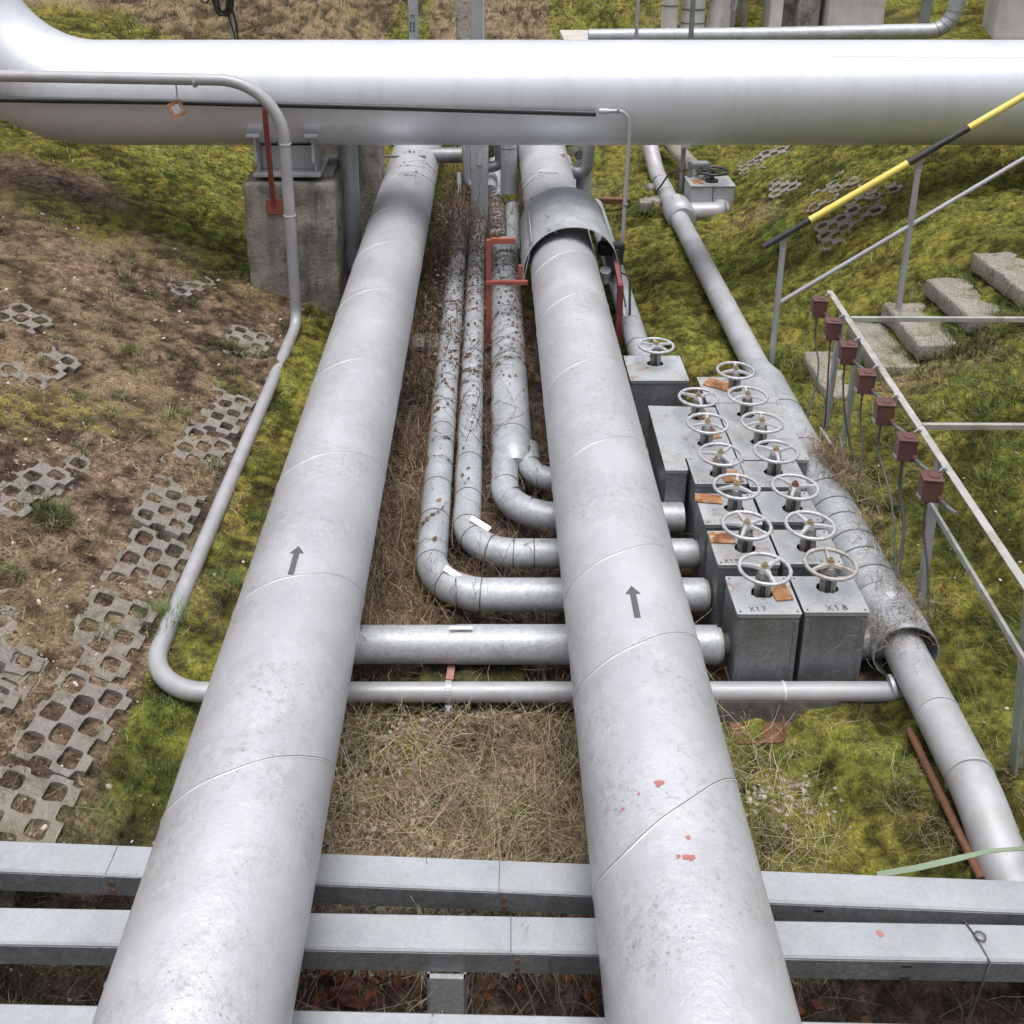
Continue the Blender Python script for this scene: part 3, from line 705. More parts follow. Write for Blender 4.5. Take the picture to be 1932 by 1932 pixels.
# vertical clad risers behind
def riser(label, u, v0, y, r, zt, mat='galvanised', group=None):
    p = W(u, v0, y=y)
    t = thing('riser_pipe', label, 'pipe', (p.x, y, p.z))
    MB().tube([(p.x,y,p.z-.25), (p.x,y,zt)], r, 32).build('jacket', mat, t)
    return t, p
t, p = riser('blue grey vertical clad pipe with a white sticker rising under the overhead pipe', 905, 408, 12.6, .108, 1.75)
plate(MB(), W(905,296,y=12.49), (0,-1,.1), (0,0,1), .19, .05).build('label_plate', 'label_white', t)
band(MB(), (p.x,12.6,p.z+.02), (0,0,1), .108, .01, .003).build('clamp_band', 'dark_line', t)
t, p = riser('dark clad vertical pipe close to the left flank of the right big pipe', 960, 328, 13.3, .105, 1.6)
band(MB(), (p.x,13.3,p.z+.35), (0,0,1), .105, .01, .003).build('clamp_band', 'dark_line', t)
# clutter of fittings under the overhead pipe
t = thing('pipe_fitting', 'dark lagged cross piece between the left big pipe and the vertical pipes', 'fitting', (-.5, 13.4, .7))
q = W(860,293,y=13.3)
MB().cyl(q-Vector((.5,0,0)), q+Vector((.08,0,0)), .1, n=24).build('lagging', 'galvanised_dark', t)
MB().tube(fillet([q+Vector((.14,-.1,.3)), q+Vector((.14,-.1,-.35)), q+Vector((.34,-.1,-.42))], .1, 6), .045, 16).build('link_pipe', 'grey_paint', t)
MB().tube([q+Vector((.28,0,.4)), q+Vector((.28,0,-.55))], .05, 16).build('drop_pipe', 'grey_paint', t)
MB().bar(q+Vector((.04,-.1,-.2)), q+Vector((.05,-.3,-.75)), .05, .012).build('flat_bar', 'galvanised', t)
t = thing('pipe_fitting', 'black valve with elbow tucked behind the blue grey vertical pipe', 'fitting', (.05, 13.6, .7))
q = W(936,293,y=13.9)
MB().tube(fillet([q+Vector((-.2,0,-.18)), q+Vector((.05,0,-.14)), q+Vector((.08,0,.25))], .1, 6), .075, 20).build('elbow', 'galvanised_dark', t)
MB().box(q+Vector((-.1,0,.08)), (.16,.14,.2), bev=.03).cyl(q+Vector((-.14,-.1,.1)), q+Vector((-.14,-.2,.1)), .05, n=12).build('valve_body', 'dark_iron', t)
MB().cyl(q+Vector((-.1,.2,-.38)), q+Vector((-.1,-.2,-.46)), .12, n=24).build('pale_jacket', 'label_white', t)
t = thing('pipe_elbow', 'grey lagged elbow hanging beside the right big pipe under the overhead pipe', 'pipe', (1.4, 12.6, .5))
q = W(1104,330,y=13.0)
MB().tube(fillet([q+Vector((-.30,-.1,.12)), q+Vector((0,-.1,.02)), q+Vector((.02,-.1,.55))], .16, 8), .085, 24).build('elbow', 'galvanised_dark', t)
MB().cyl(q+Vector((-.02,-.0,-.35)), q+Vector((-.01,0,.2)), .098, n=24).build('lower_leg', 'galvanised', t)
band(MB(), q+Vector((-.02,0,-.24)), (0,0,1), .098, .02, .004).build('clamp_band', 'dark_line', t)
MB().box(q+Vector((-.33,-.12,.22)), (.11,.1,.22), bev=.02).cyl(q+Vector((-.33,-.16,.2)), q+Vector((-.33,-.22,.2)), .035, n=6).build('clamp', 'grey_paint', t)
MB().cyl(q+Vector((-.14,.1,.3)), q+Vector((-.1,-.16,.3)), .06, n=16).build('end_cap', 'dark_iron', t)

# two pipes on the right of the right main
t = thing('branch_pipe', 'galvanised pipe right of the right big pipe, ending at the single far valve box', 'pipe', (1.36, 9, 0))
pth = [Vector((1.365,7.95,.10)), Vector((1.355,13.2,.12))]
MB().tube(densify(pth,.3), .108, 32).build('jacket', 'galvanised', t)
ybands(t, 1.36, .105, .108, (8.35,8.9,9.4,10.2,11.2,12.3,12.9))
ylabel(t, 1186, 589, 1.36, .105, .108, .11, .045)
t = thing('small_pipe', 'thin pale pipe squeezed between the right big pipe and its neighbour', 'pipe', (1.1, 11, 0))
MB().tube(densify([(1.12,9.35,.12), (1.14,15.5,.16)],.3), .06, 24).build('tube', 'header_paint', t)
for y in (12.6, 14.4): band(MB(), (1.13,y,.14), (0,1,0), .06, .02, .004).build('weld_ring', 'bead', t)
# gauge cluster under the hood
t = thing('actuator', 'black actuator with a white round cap and cables under the right side of the hood', 'actuator', (1.25, 9.9, .1))
q = W(1150,468,y=9.95)
MB().box(q+Vector((-.03,.05,-.02)), (.17,.16,.13), bev=.035).box(q+Vector((.08,0,.03)), (.14,.08,.06), bev=.02).box(q+Vector((.07,-.02,-.06)), (.06,.06,.12), bev=.01).build('housing', 'black_rubber', t)
q2 = W(1142,510,y=9.62)
MB().cyl(q2+Vector((0,.04,-.12)), q2+Vector((0,-.02,.01)), .055, n=24).build('round_cap', 'label_white', t)
MB().cyl(q2+Vector((.05,.03,-.03)), q2+Vector((.15,.03,-.03)), .022, n=12).build('cable_gland', 'black_rubber', t)
MB().tube(fillet([q2+Vector((.14,.03,-.03)), q2+Vector((.24,.0,-.06)), q2+Vector((.23,-.2,-.4)), q2+Vector((.12,-.25,-.5))], .08, 8), .012, 8).build('cable', 'black_rubber', t)
MB().tube(fillet([q+Vector((.1,0,-.1)), q+Vector((.12,-.2,-.35)), q+Vector((.16,-.4,-.6))], .08, 8), .007, 6).build('cable', 'black_rubber', t)
MB().bar(q2+Vector((-.16,.02,-.01)), q2+Vector((-.03,.0,-.03)), .012, .02).build('lever', 'galvanised', t)

# ------------------------------------------------------------------ valve boxes with handwheels
STROKE = {'X': [[(0,0),(.7,1)],[(0,1),(.7,0)]], '1': [[(.1,.75),(.35,1),(.35,0)]], '2': [[(.05,.8),(.3,1),(.6,.85),(.55,.55),(.05,0),(.7,0)]], '3': [[(.05,.9),(.4,1),(.6,.78),(.3,.53),(.62,.3),(.4,0),(.05,.1)]],
          '4': [[(.5,0),(.5,1),(.02,.35),(.7,.35)]], '5': [[(.6,1),(.12,1),(.1,.58),(.45,.6),(.62,.3),(.4,0),(.05,.08)]], '6': [[(.55,1),(.15,.6),(.08,.2),(.35,0),(.6,.2),(.5,.5),(.12,.42)]],
          '7': [[(.05,1),(.65,1),(.25,0)]], '8': [[(.35,.52),(.1,.75),(.35,1),(.6,.75),(.35,.52),(.05,.25),(.35,0),(.65,.25),(.35,.52)]]}
def writing(mb, txt, x, y, z, h, rot=0, w=.006):
    cx = 0
    for ch in txt:
        for st in STROKE[ch]:
            for a, b in zip(st[:-1], st[1:]):
                p = [Vector(((cx+q[0])*h, q[1]*h, 0)) for q in (a, b)]
                M = Matrix.Rotation(rot, 3, 'Z'); p = [M @ q + Vector((x, y, z)) for q in p]
                d = (p[1]-p[0]); L = d.length; d.normalize(); n = Vector((-d.y, d.x, 0))*w/2; e = d*w*.3
                mb.add([p[0]-n-e, p[1]-n+e, p[1]+n+e, p[0]+n-e], [[0,1,2,3]])
        cx += 1.0
    return mb
def poly_lid(mb, outer, holes, z, th):
    bm = bmesh.new()
    def loop(pts):
        vs = [bm.verts.new((p[0], p[1], z)) for p in pts]
        return [bm.edges.new((vs[i], vs[(i+1) % len(vs)])) for i in range(len(vs))]
    es = loop(outer)
    for (cx, cy, rx, ry, sd) in holes:
        rnd = random.Random(sd)
        es += loop([(cx+rx*math.cos(2*PI*k/20)*(1+rnd.uniform(-.12,.12)), cy+ry*math.sin(2*PI*k/20)*(1+rnd.uniform(-.12,.12))) for k in range(20)])
    bmesh.ops.triangle_fill(bm, edges=es, use_beauty=True)
    for f in bm.faces:
        f.normal_update()
        if f.normal.z < 0: f.normal_flip()
    ext = bmesh.ops.extrude_face_region(bm, geom=bm.faces[:])
    for v in [q for q in ext['geom'] if isinstance(q, bmesh.types.BMVert)]: v.co.z += th
    bmesh.ops.recalc_face_normals(bm, faces=bm.faces[:])
    return mb.bm(bm)
def walls(mb, outer, z0, z1, th=.006):
    n = len(outer); P = [Vector((*p, 0)) for p in outer]; cen = sum(P, Vector())/n
    ins = []
    for i in range(n):
        a, b, c = P[i-1], P[i], P[(i+1) % n]
        d1 = (b-a).normalized(); d2 = (c-b).normalized(); n1 = Vector((-d1.y, d1.x, 0)); n2 = Vector((-d2.y, d2.x, 0))
        ins.append(b + (n1+n2).normalized()*th/max(.3, math.sqrt((1+n1.dot(n2))/2)))
    for ring, flip in ((P, False), (ins, True)):
        vs = [(p.x, p.y, z) for z in (z0, z1) for p in ring]
        fs = [[i, (i+1) % n, n+(i+1) % n, n+i] for i in range(n)]
        mb.add(vs, [f[::-1] for f in fs] if flip else fs)
    return mb
def inset(outer, d):
    n = len(outer); P = [Vector((*p, 0)) for p in outer]; out = []
    for i in range(n):
        a, b, c = P[i-1], P[i], P[(i+1) % n]
        d1 = (b-a).normalized(); d2 = (c-b).normalized(); n1 = Vector((-d1.y, d1.x, 0)); n2 = Vector((-d2.y, d2.x, 0))
        q = b + (n1+n2)*d/(1+n1.dot(n2)); out.append((q.x, q.y))
    return out
def handwheel(t, x, y, z, zl, spokes, a0, mat='wheel_paint', yoke_w=.03, RW=.139, nutmat='brass_nut'):
    mb = MB()
    mb.tube([Vector((x+RW*math.cos(2*PI*k/48), y+RW*math.sin(2*PI*k/48), z)) for k in range(49)], .0108, 10, False)
    for k in range(spokes):                                    # small finger swellings on the rim
        pass
    for k in range(16):
        a = 2*PI*(k+.5)/16; p = Vector((x+RW*math.cos(a), y+RW*math.sin(a), z)); d = Vector((-math.sin(a), math.cos(a), 0))
        mb.tube([p-d*.016, p-d*.006, p+d*.006, p+d*.016], [.0106,.0124,.0124,.0106], 10, False)
    for k in range(spokes):
        a = a0 + 2*PI*k/spokes; d = Vector((math.cos(a), math.sin(a), 0)); n = Vector((-d.y, d.x, 0))
        p0 = Vector((x, y, z+.004))+d*.022; p1 = Vector((x, y, z))+d*(RW-.004)
        vs = []
        for p, w, h in ((p0, .017, .009), ((p0+p1)/2+Vector((0,0,.004)), .0125, .007), (p1, .010, .006)):
            vs += [p+n*w+Vector((0,0,-h)), p-n*w+Vector((0,0,-h)), p-n*w*.7+Vector((0,0,h)), p+n*w*.7+Vector((0,0,h))]
        mb.add(vs, [[i*4+j, i*4+(j+1) % 4, i*4+4+(j+1) % 4, i*4+4+j] for i in range(2) for j in range(4)])
    mb.cyl((x,y,z-.014), (x,y,z+.012), .031, .026, 20)
    w = mb.build('handwheel', mat, t)
    MB().cyl((x,y,z+.012), (x,y,z+.018), .024, n=16).cyl((x,y,z+.018), (x,y,z+.034), .018, n=6).cyl((x,y,z+.034), (x,y,z+.046), .010, .008, n=12).build('nut', nutmat, w)
    mb = MB()
    mb.cyl((x,y,z-.050), (x,y,z-.014), .040, .036, 20)
    for s in (-1, 1):
        q = [Vector((x+s*.026, y+(-.01 if s > 0 else .012), zz)) for zz in (zl-.14, z-.06)]
        mb.bar(q[0], q[1], .026, .03)
        mb.bar(q[0]+Vector((0,-.016,0)), q[1]+Vector((0,-.016,0)), .007, .008)
    mb.build('yoke', 'yoke_iron', t)
    MB().cyl((x,y,zl-.2), (x,y,z-.05), .010, n=10).build('spindle', 'dark_iron', t)
    mb = MB(); mb.cyl((x,y,zl-.25), (x,y,zl-.07), .052, .045, 16)
    for k in range(5):
        a = k*1.26+x*9; mb.cyl((x+.047*math.cos(a), y+.047*math.sin(a), zl-.1), (x+.047*math.cos(a), y+.047*math.sin(a), zl-.025), .009, n=6)
    mb.build('gland', 'dark_iron', t)
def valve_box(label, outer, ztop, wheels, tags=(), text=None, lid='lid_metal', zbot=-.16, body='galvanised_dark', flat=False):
    xs_ = [p[0] for p in outer]; ys_ = [p[1] for p in outer]; c = ((min(xs_)+max(xs_))/2, (min(ys_)+max(ys_))/2)
    t = thing('valve_box', label, 'valve box', (*c, zbot), 'sheet metal boxes over the valves')
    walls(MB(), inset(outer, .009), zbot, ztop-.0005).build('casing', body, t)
    mb = poly_lid(MB(), outer, [(w[0], w[1]+.004, .064, .052, k+int(w[0]*100)) for k, w in enumerate(wheels)], ztop, .004)
    mb.build('lid', lid, t)
    walls(MB(), inset(outer, .004), ztop-.022, ztop-.0008, .003).build('lid_flange', lid, t)
    walls(MB(), inset(outer, .03), zbot, ztop-.05, -.004).build('lining', 'black_rubber', t)
    if len(outer) == 8:                                        # folded corner flanges and screws of the sheet casing
        for xx in (min(xs_)+.024, max(xs_)-.024): MB().box((xx, min(ys_)+.0075, (zbot+ztop)/2-.02), (.026,.004,ztop-zbot-.06)).build('corner_flange', body, t)
        mb = MB()
        for sx_ in (min(xs_)+.022, max(xs_)-.022):
            for sy_ in (min(ys_)+.022, max(ys_)-.022): mb.cyl((sx_,sy_,ztop+.004), (sx_,sy_,ztop+.0075), .0065, .0055, 8)
        mb.build('lid_screw', 'dark_iron', t)['kind'] = 'stuff'
    for w in wheels: handwheel(t, w[0], w[1], w[2], ztop, w[3], w[4], *w[5:])
    for (x, y, a, lw, lh, tilt) in tags:
        M = Matrix.Rotation(a, 3, 'Z') @ Matrix.Rotation(tilt, 3, 'X')
        pt = MB().box((x, y, ztop+.012+abs(math.sin(tilt))*lh*.4), (lw, lh, .004), M).build('rusty_plate', 'rust_tag', t)
    if text:
        for (s, x, y, h, r) in text: writing(MB(), s, x, y, ztop+.0055, h, r, .006 if s in ('X18','X15','X17') else .0045).build('marking', 'ink' if s in ('X18','X15','X17') else 'faint_ink', t)
    return t
def rect(x0, x1, y0, y1, cr=.008):
    return [(x0+cr,y0),(x1-cr,y0),(x1,y0+cr),(x1,y1-cr),(x1-cr,y1),(x0+cr,y1),(x0,y1-cr),(x0,y0+cr)]
ZL, ZW = .435, .60
def wp(u, v): p = W(u, v, z=ZW); return (p.x, p.y)
def whl(u, v, sp, a0, *mat): p = wp(u, v); return (p[0], p[1], ZW, sp, a0, *mat)
valve_box('grey valve box marked X17 with rust stained lid and orange plate at front left', rect(1.342,1.697,4.77,5.10), ZL, [whl(1443,1073,3,R(160))],
          [(1.622,4.94,R(8),.10,.12,R(4))], [('X17', 1.42, 4.795, .033, .04)], 'rusty_lid_metal')
valve_box('grey valve box marked X18 under the brownish worn handwheel, front right of the group', rect(1.712,2.072,4.785,5.10), ZL, [whl(1567,1064,3,R(85),'worn_wheel_paint')],
          [], [('X18', 1.845, 4.80, .042, .05)])
valve_box('grey valve box marked X15 with five spoked handwheel, directly behind X17', rect(1.325,1.69,5.205,5.545), ZL, [whl(1409,991,5,R(100))],
          [(1.40,5.46,R(-4),.15,.10,R(3))], [('X15', 1.37, 5.225, .032, .03)], 'rusty_lid_metal')
valve_box('grey valve box marked X16 with plain lid, directly behind X18', rect(1.705,2.06,5.215,5.555), ZL, [whl(1528.5,991,3,R(110))],
          [], [('X16', 1.86, 5.235, .034, .0)])
valve_box('grey valve box marked X13 with an orange plate at its back left corner, behind X15', rect(1.325,1.685,5.61,5.955), ZL, [whl(1389.5,918,3,R(75))],
          [(1.40,5.885,R(-8),.17,.09,R(3))], [('X13', 1.35, 5.63, .034, .0)], 'rusty_lid_metal')
valve_box('grey valve box marked X14 with a brownish hub on its wheel, behind X16', rect(1.705,2.06,5.64,5.985), ZL, [whl(1500,918.6,3,R(125),'wheel_paint',.03,.139,'rust')],
          [], [('X14', 1.84, 5.665, .034, .05)])
valve_box('grey valve box with two orange plates, sitting in the notch of the wide box', rect(1.345,1.69,6.055,6.385), ZL+.012, [whl(1360,857.5,3,R(50))],
          [(1.60,6.13,R(4),.12,.13,R(3)), (1.575,6.30,R(12),.11,.12,R(8))], [('X11', 1.39, 6.075, .028, .1)])
big = [(1.18,6.24),(1.335,6.24),(1.335,6.395),(1.69,6.395),(1.69,7.13),(1.19,7.16)]
valve_box('wide notched grey valve box with two handwheels, on the left toward the back', big, ZL, [whl(1335,799,3,R(80)), whl(1317.6,749.7,3,R(150))],
          [(1.575,6.72,R(18),.11,.13,R(6)), (1.56,7.02,R(20),.10,.13,R(6))], [('X', 1.36, 7.04, .05, .2)])
valve_box('grey valve box with a mirrored X near its front edge, behind X14', rect(1.702,2.09,6.035,6.36), ZL, [whl(1464,852,3,R(145))], [], [('X', 1.83, 6.055, .04, .3)])
valve_box('wide grey valve box carrying two handwheels, right column behind the mirrored X', rect(1.70,2.19,6.37,7.19), ZL+.003, [whl(1437.5,797,3,R(80)), whl(1410.6,746.6,3,R(85))], [], [('X12', 1.95, 6.80, .05, 1.2)])
valve_box('rearmost grey valve box of the right column with a brown plate leaning on its lid', rect(1.645,2.20,7.205,7.64), ZL, [whl(1388,699,3,R(80))],
          [(1.80,7.48,R(-35),.24,.13,R(3))], [('X', 2.0, 7.45, .05, .1)])
valve_box('single grey valve box standing apart at the far left with rust marks around its stem', rect(1.108,1.575,7.575,8.035), ZL, [whl(1238,652,5,R(90))],
          [], [('X', 1.19, 7.86, .05, .3)], 'rusty_lid_metal')

# drip tray / rusty plate under the front boxes
t = thing('rusty_trough', 'dark rusty steel trough lying in front of the valve boxes under the thin pipe', 'trough', (1.6, 4.55, -.2))
MB().box((1.56,4.60,-.085), (.66,.012,.14), Matrix.Rotation(R(-14),3,'X')).build('back_plate', 'dark_iron', t)
MB().box((1.66,4.51,-.135), (.72,.14,.008), Matrix.Rotation(R(8),3,'X')).build('base_plate', 'rust', t)
MB().tube(fillet([(1.25,4.42,-.11),(1.57,4.42,-.10),(1.56,4.5,.0)], .04, 5), .009, 8).build('rod', 'rust', t)

# ------------------------------------------------------------------ header pipe on the right
HZc = .15
def hw(u, v, z=HZc): return W(u, v, z=z)
t = thing('header_pipe', 'long grey pipe on the right, thickly clad where it passes the valve boxes', 'pipe', (2.35, 6, 0))
A = hw(1735,1282); B = hw(1281,412)
dirn = (B-A).normalized()
near = A - dirn*2.6
far1 = hw(1243,335); far2 = W(1228,282,z=.42); far3 = far2 + Vector((-.03,.5,.6))
near = Vector((near.x, near.y, -.02)); pA = A - dirn*.75; pA2 = A - dirn*1.25; pA2.z = -.02; pA.z = .14
path = fillet([near, pA2, pA, A, B, far1+Vector((0,.2,0)), far2, far3], .8, 10)
MB().tube(densify(path, .3), .114, 36).build('bare_pipe', 'header_paint', t)
def hp_at(y): k = (y-A.y)/dirn.y; return A + dirn*k
c0, c1 = 5.02, 8.35
MB().tube([hp_at(c0 + (c1-c0)*k/12) for k in range(13)], [.165]*12+[.118], 40).build('cladding', 'galvanised', t)
MB().tube([hp_at(4.80), hp_at(5.2)], .183, 40, r_in=.176).build('end_sleeve', 'galvanised', t)
for y in (5.22,5.38,5.56,5.74,5.94,6.12,6.34,6.9,7.5):
    band(MB(), hp_at(y), dirn, .165, .01, .003, 36).build('clamp_band', 'dark_line', t)
for y in (3.95, 4.35): band(MB(), hp_at(y), dirn, .114, .014, .003).build('weld_ring', 'header_paint', t)
band(MB(), Vector((hp_at(4.675).x-.105, 4.675, .03)), (1,0,.2), .062, .02, .006).build('tee_ring', 'bead', t)
for y, x0 in ((4.94,2.06),(5.37,2.05),(5.79,2.05)):
    MB().cyl((x0,y,.10), (hp_at(y).x-.1,y,.12), .095, n=24).build('side_branch', 'galvanised_dark', t)
plate(MB(), W(1688,1132,z=.325), (-.1,-.35,1), (.3,-1,0), .12, .045).build('label_plate', 'label_white', t)
# collar and label
cc = hp_at(B.y-.1) ; 
prof = [(-.34,.114),(-.30,.15),(-.29,.185),(.13,.185),(.2,.15),(.24,.114)]
cpos = hw(1279,398)
MB().tube([cpos+dirn*a for a, _ in prof], [r for _, r in prof], 36).build('collar', 'grey_paint', t)
MB().tube([cpos-dirn*.37, cpos-dirn*.30], .155, 36).build('collar_ring', 'grey_paint', t)
ph = R(-14)
plate(MB(), cpos+dirn*.02+Vector((-.03,-.02,.187)), (-.12,-.25,1), (1,0,0), .085, .12, .006).build('label_plate', 'label_white', t)
for y in (13.6,14.2): band(MB(), hp_at(y), dirn, .114, .012, .003).build('clamp_band', 'dark_line', t)
# side pipe + box with black wheel
bp = W(1340,404,z=.08)
t = thing('valve_box', 'far grey valve box with a black handwheel, beside the collar of the right pipe', 'valve box', (bp.x, bp.y, .0))
x0, x1 = W(1301,400,y=bp.y).x, W(1383,400,y=bp.y).x; zt = W(1340,352,y=bp.y).z; yb = bp.y+.46
MB().box(((x0+x1)/2, (bp.y+yb)/2, zt/2), (x1-x0, yb-bp.y, zt), bev=.012).build('casing', 'galvanised', t)
MB().box(((x0+x1)/2, (bp.y+yb)/2, zt+.004), (x1-x0+.02, yb-bp.y+.02, .01)).build('lid', 'lid_metal', t)
MB().box((x0+.23*(x1-x0)*2.2, bp.y-.004, zt*.52), (.012,.01,zt*.9)).build('edge_strip', 'dark_line', t)
mb = MB(); wx, wy, wz = (x0+x1)/2+.02, (bp.y+yb)/2-.03, zt+.15; RW = .20
mb.tube([Vector((wx+RW*math.cos(2*PI*k/40), wy+RW*math.sin(2*PI*k/40), wz)) for k in range(41)], .018, 10, False)
for k in range(5):
    a = k*2*PI/5+.3; mb.bar((wx,wy,wz), (wx+RW*math.cos(a), wy+RW*math.sin(a), wz), .03, .016)
mb.cyl((wx,wy,wz-.03), (wx,wy,wz+.02), .035, n=16).cyl((wx,wy,zt), (wx,wy,wz), .03, n=12).cyl((wx,wy,zt+.005), (wx,wy,zt+.035), .085, n=16)
mb.build('handwheel', 'black_paint', t)
MB().box((x0+.17, yb-.04, zt+.17), (.25,.12,.10), bev=.03).box((x0+.05, yb-.04, zt+.12), (.05,.05,.2)).build('drive_unit', 'steel_grey', t)
MB().tube(fillet([(x0+.05,yb-.05,zt+.12),(x0-.2,yb,zt+.06),(x0-.35,yb+.1,zt-.25)], .15, 6), .012, 8).build('cable', 'black_rubber', t)
MB().box((x0+.11, bp.y+.2, zt+.011), (.13,.2,.006)).build('yellow_plate', 'rust_tag', t, 'faded yellow plate')
pp = [Vector((cpos.x+.12, cpos.y-.03, .14)), Vector(((x0+x1)/2+.12, cpos.y-.03, .15)), Vector(((x0+x1)/2+.10, bp.y+.1, .16))]
MB().tube(fillet(pp, .17, 8), .125, 28).build('elbow_pipe', 'grey_paint', t)
for k, xx in enumerate((cpos.x+.34, )): band(MB(), (xx+.25, cpos.y-.03, .147), (1,0,0), .125, .012, .003).build('clamp_band', 'dark_line', t)
t = thing('old_pipe', 'weathered brownish pipe running into the far box with the black handwheel', 'pipe', (2.8, 14.5, .3))
MB().tube(densify([W(1335,345,z=.42), W(1262,275,z=.45)+Vector((0,.8,.0))], .3), .11, 24).build('tube', 'step_concrete', t)

# ------------------------------------------------------------------ junction box rack
def up(z, u, v): return W(u, v, z=z)
BZR = 1.1
Pf = W(1565,549,z=BZR); Pn = W(1934,1103,z=BZR); bd = (Pn-Pf).normalized(); Pn2 = Pn + bd*.4
t = thing('equipment_rack', 'weathered angle iron rack holding the brown junction boxes on the right slope', 'rack', (2.6, 6.5, 0))
MB().bar(Pf, Pn2, .045, .008).bar(Pf+Vector((.02,0,-.02)), Pn2+Vector((.02,0,-.02)), .008, .04).build('long_bar', 'weathered_bar', t)
def rail_at(y): k = (y-Pf.y)/bd.y; return Pf + bd*k
for v in (601, 803):
    q = W(1600 if v == 601 else 1738, v, z=BZR); q = Vector((rail_at(q.y).x+.02, q.y, BZR-.004))
    MB().bar(q, q+Vector((3.2,-.02,0)), .03, .035).build('cross_bar', 'weathered_bar', t)
for (ub, vb_, zb_, uw, lean, mat) in ((1552,813,.05,.055,0,'grey_paint'), (1580,874,.05,.06,0,'green_paint'), (1732,1145,.05,.062,0,'grey_paint'), (1917,1447,.05,.085,0,'green_paint')):
    b_ = W(ub, vb_, z=zb_); tp = rail_at(b_.y); 
    x_t = tp.x
    MB().bar((b_.x,b_.y,-.1), (x_t-.0,b_.y,BZR-.03), uw*.8, .012, up=(1,0,0)).bar((b_.x+uw*.4,b_.y+.02,-.1), (x_t+uw*.4,b_.y+.02,BZR-.03), .012, .045, up=(1,0,0)).build('post', mat, t)
l0 = W(1784,952,z=.80); l1 = W(1927,1152,z=.80)
l0.x = rail_at(l0.y).x-.02; l1.x = rail_at(l1.y).x-.02
MB().bar(l0+(l0-l1).normalized()*.1, l1+(l1-l0).normalized()*.8, .02, .035).build('lower_bar', 'weathered_bar', t)
l2 = W(1575,660,z=.8); l3 = W(1605,890,z=.12)
MB().tube([W(1605,658,z=.78), W(1620,700,z=.7)], .012, 8).build('stay', 'weathered_bar', t)
MB().tube([W(1548,808,z=.12), W(1584,862,z=.10)], .011, 8).build('stay', 'weathered_bar', t)
# boxes
JB = [(1553,581),(1573.5,623),(1601,668),(1633.5,722),(1671,779),(1713,846),(1763.5,921)]
names = ['brown junction box at the far end of the rack', 'second brown junction box from the far end of the rack', 'third brown junction box, in front of the twin rack posts', 'middle brown junction box of the seven on the rack',
         'brown junction box at the end of the lower cross bar', 'second nearest brown junction box with a thick cable running down', 'nearest brown junction box, fixed on the tall grey post']
ends = [(1523,783,.25), (1553,812,.1), (1612,880,.12), (1607,943,.24), (1688,1090,.25), (1690,1096,.25), (1748,1180,.22)]
for k, ((u, v), nm, (eu, ev, ez)) in enumerate(zip(JB, names, ends)):
    p = W(u, v, z=1.01)
    x = rail_at(p.y).x - .105
    p = Vector((x, p.y, W(u, v, y=p.y).z))
    k_ = (W(u, v, z=1.0).x - x)
    t = thing('junction_box', nm, 'junction box', p, 'brown junction boxes on the rack')
    rz = Matrix.Rotation(R(-8), 3, 'Z')
    MB().box(p, (.108,.100,.130), rz, bev=.006).build('body', 'junction_brown', t)
    lid = MB().box(p+Vector((0,0,.075)), (.118,.110,.016), rz, bev=.005).build('lid', 'junction_brown', t)
    MB().cyl(p+Vector((.01,-.005,.083)), p+Vector((.01,-.005,.088)), .03, n=18).build('lid_boss', 'junction_brown', lid)
    MB().cyl(p+Vector((.036,-.05,-.03)), p+Vector((.036,-.085,-.03)), .02, .017, 12).build('gland', 'junction_brown', t)
    MB().cyl(p+Vector((.036,-.083,-.03)), p+Vector((.045,-.125,-.035)), .013, n=12).build('bushing', 'cable_grey', t)
    MB().tube([p+Vector((.045,-.123,-.035)), p+Vector((.06,-.22,-.02))], .011, 8).build('conduit_stub', 'steel_grey', t)
    MB().tube(fillet([p+Vector((.05,.03,.09)), p+Vector((.075,.03,.12)), p+Vector((.10,.03,.085))], .012, 4), .006, 6).build('bracket', 'galvanised', t)
    plate(MB(), p+Vector((-.0595,-.01,-.045))+Vector((.0,0,0)), (-1,-.14,0), (0,1,0), .05, .02, .002).build('label_plate', 'label_white', t)
    MB().cyl(p+Vector((-.01,0,-.065)), p+Vector((-.01,0,-.10)), .013, .010, 10).build('gland', 'cable_grey', t)
    e = W(eu, ev, z=ez); s = p+Vector((-.01,0,-.09))
    mid = s.lerp(e, .55); mid.z = min(s.z, mid.z)-.12; mid.x = s.x + (e.x-s.x)*.12+.03; 
    ctrl = [s, s+Vector((.01,0,-.18)), Vector((s.x+.03+(e.x-s.x)*.15, s.y+(e.y-s.y)*.4, s.z*.45+e.z*.55)), Vector((e.x*.7+s.x*.3+.02, s.y*.2+e.y*.8, e.z+.10)), e]
    # smooth curve
    def cr(P, n=8):
        P = [P[0]*2-P[1]] + P + [P[-1]*2-P[-2]]; o = []
        for i in range(1, len(P)-2):
            for j in range(n):
                q = j/n; a, b, c, d = P[i-1:i+3]
                o.append(.5*((2*b)+(c-a)*q+(2*a-5*b+4*c-d)*q*q+(3*b-3*c+d-a)*q**3))
        return o+[P[-2]]
    MB().tube(cr(ctrl), .007 if k != 5 else .0105, 8).build('cable', 'cable_grey', t)
    if k in (0,3,5,6): MB().cyl(e, e+Vector((-.03,-.005,-.03)), .02, .024, 10).build('cable_foot', 'junction_brown', t)

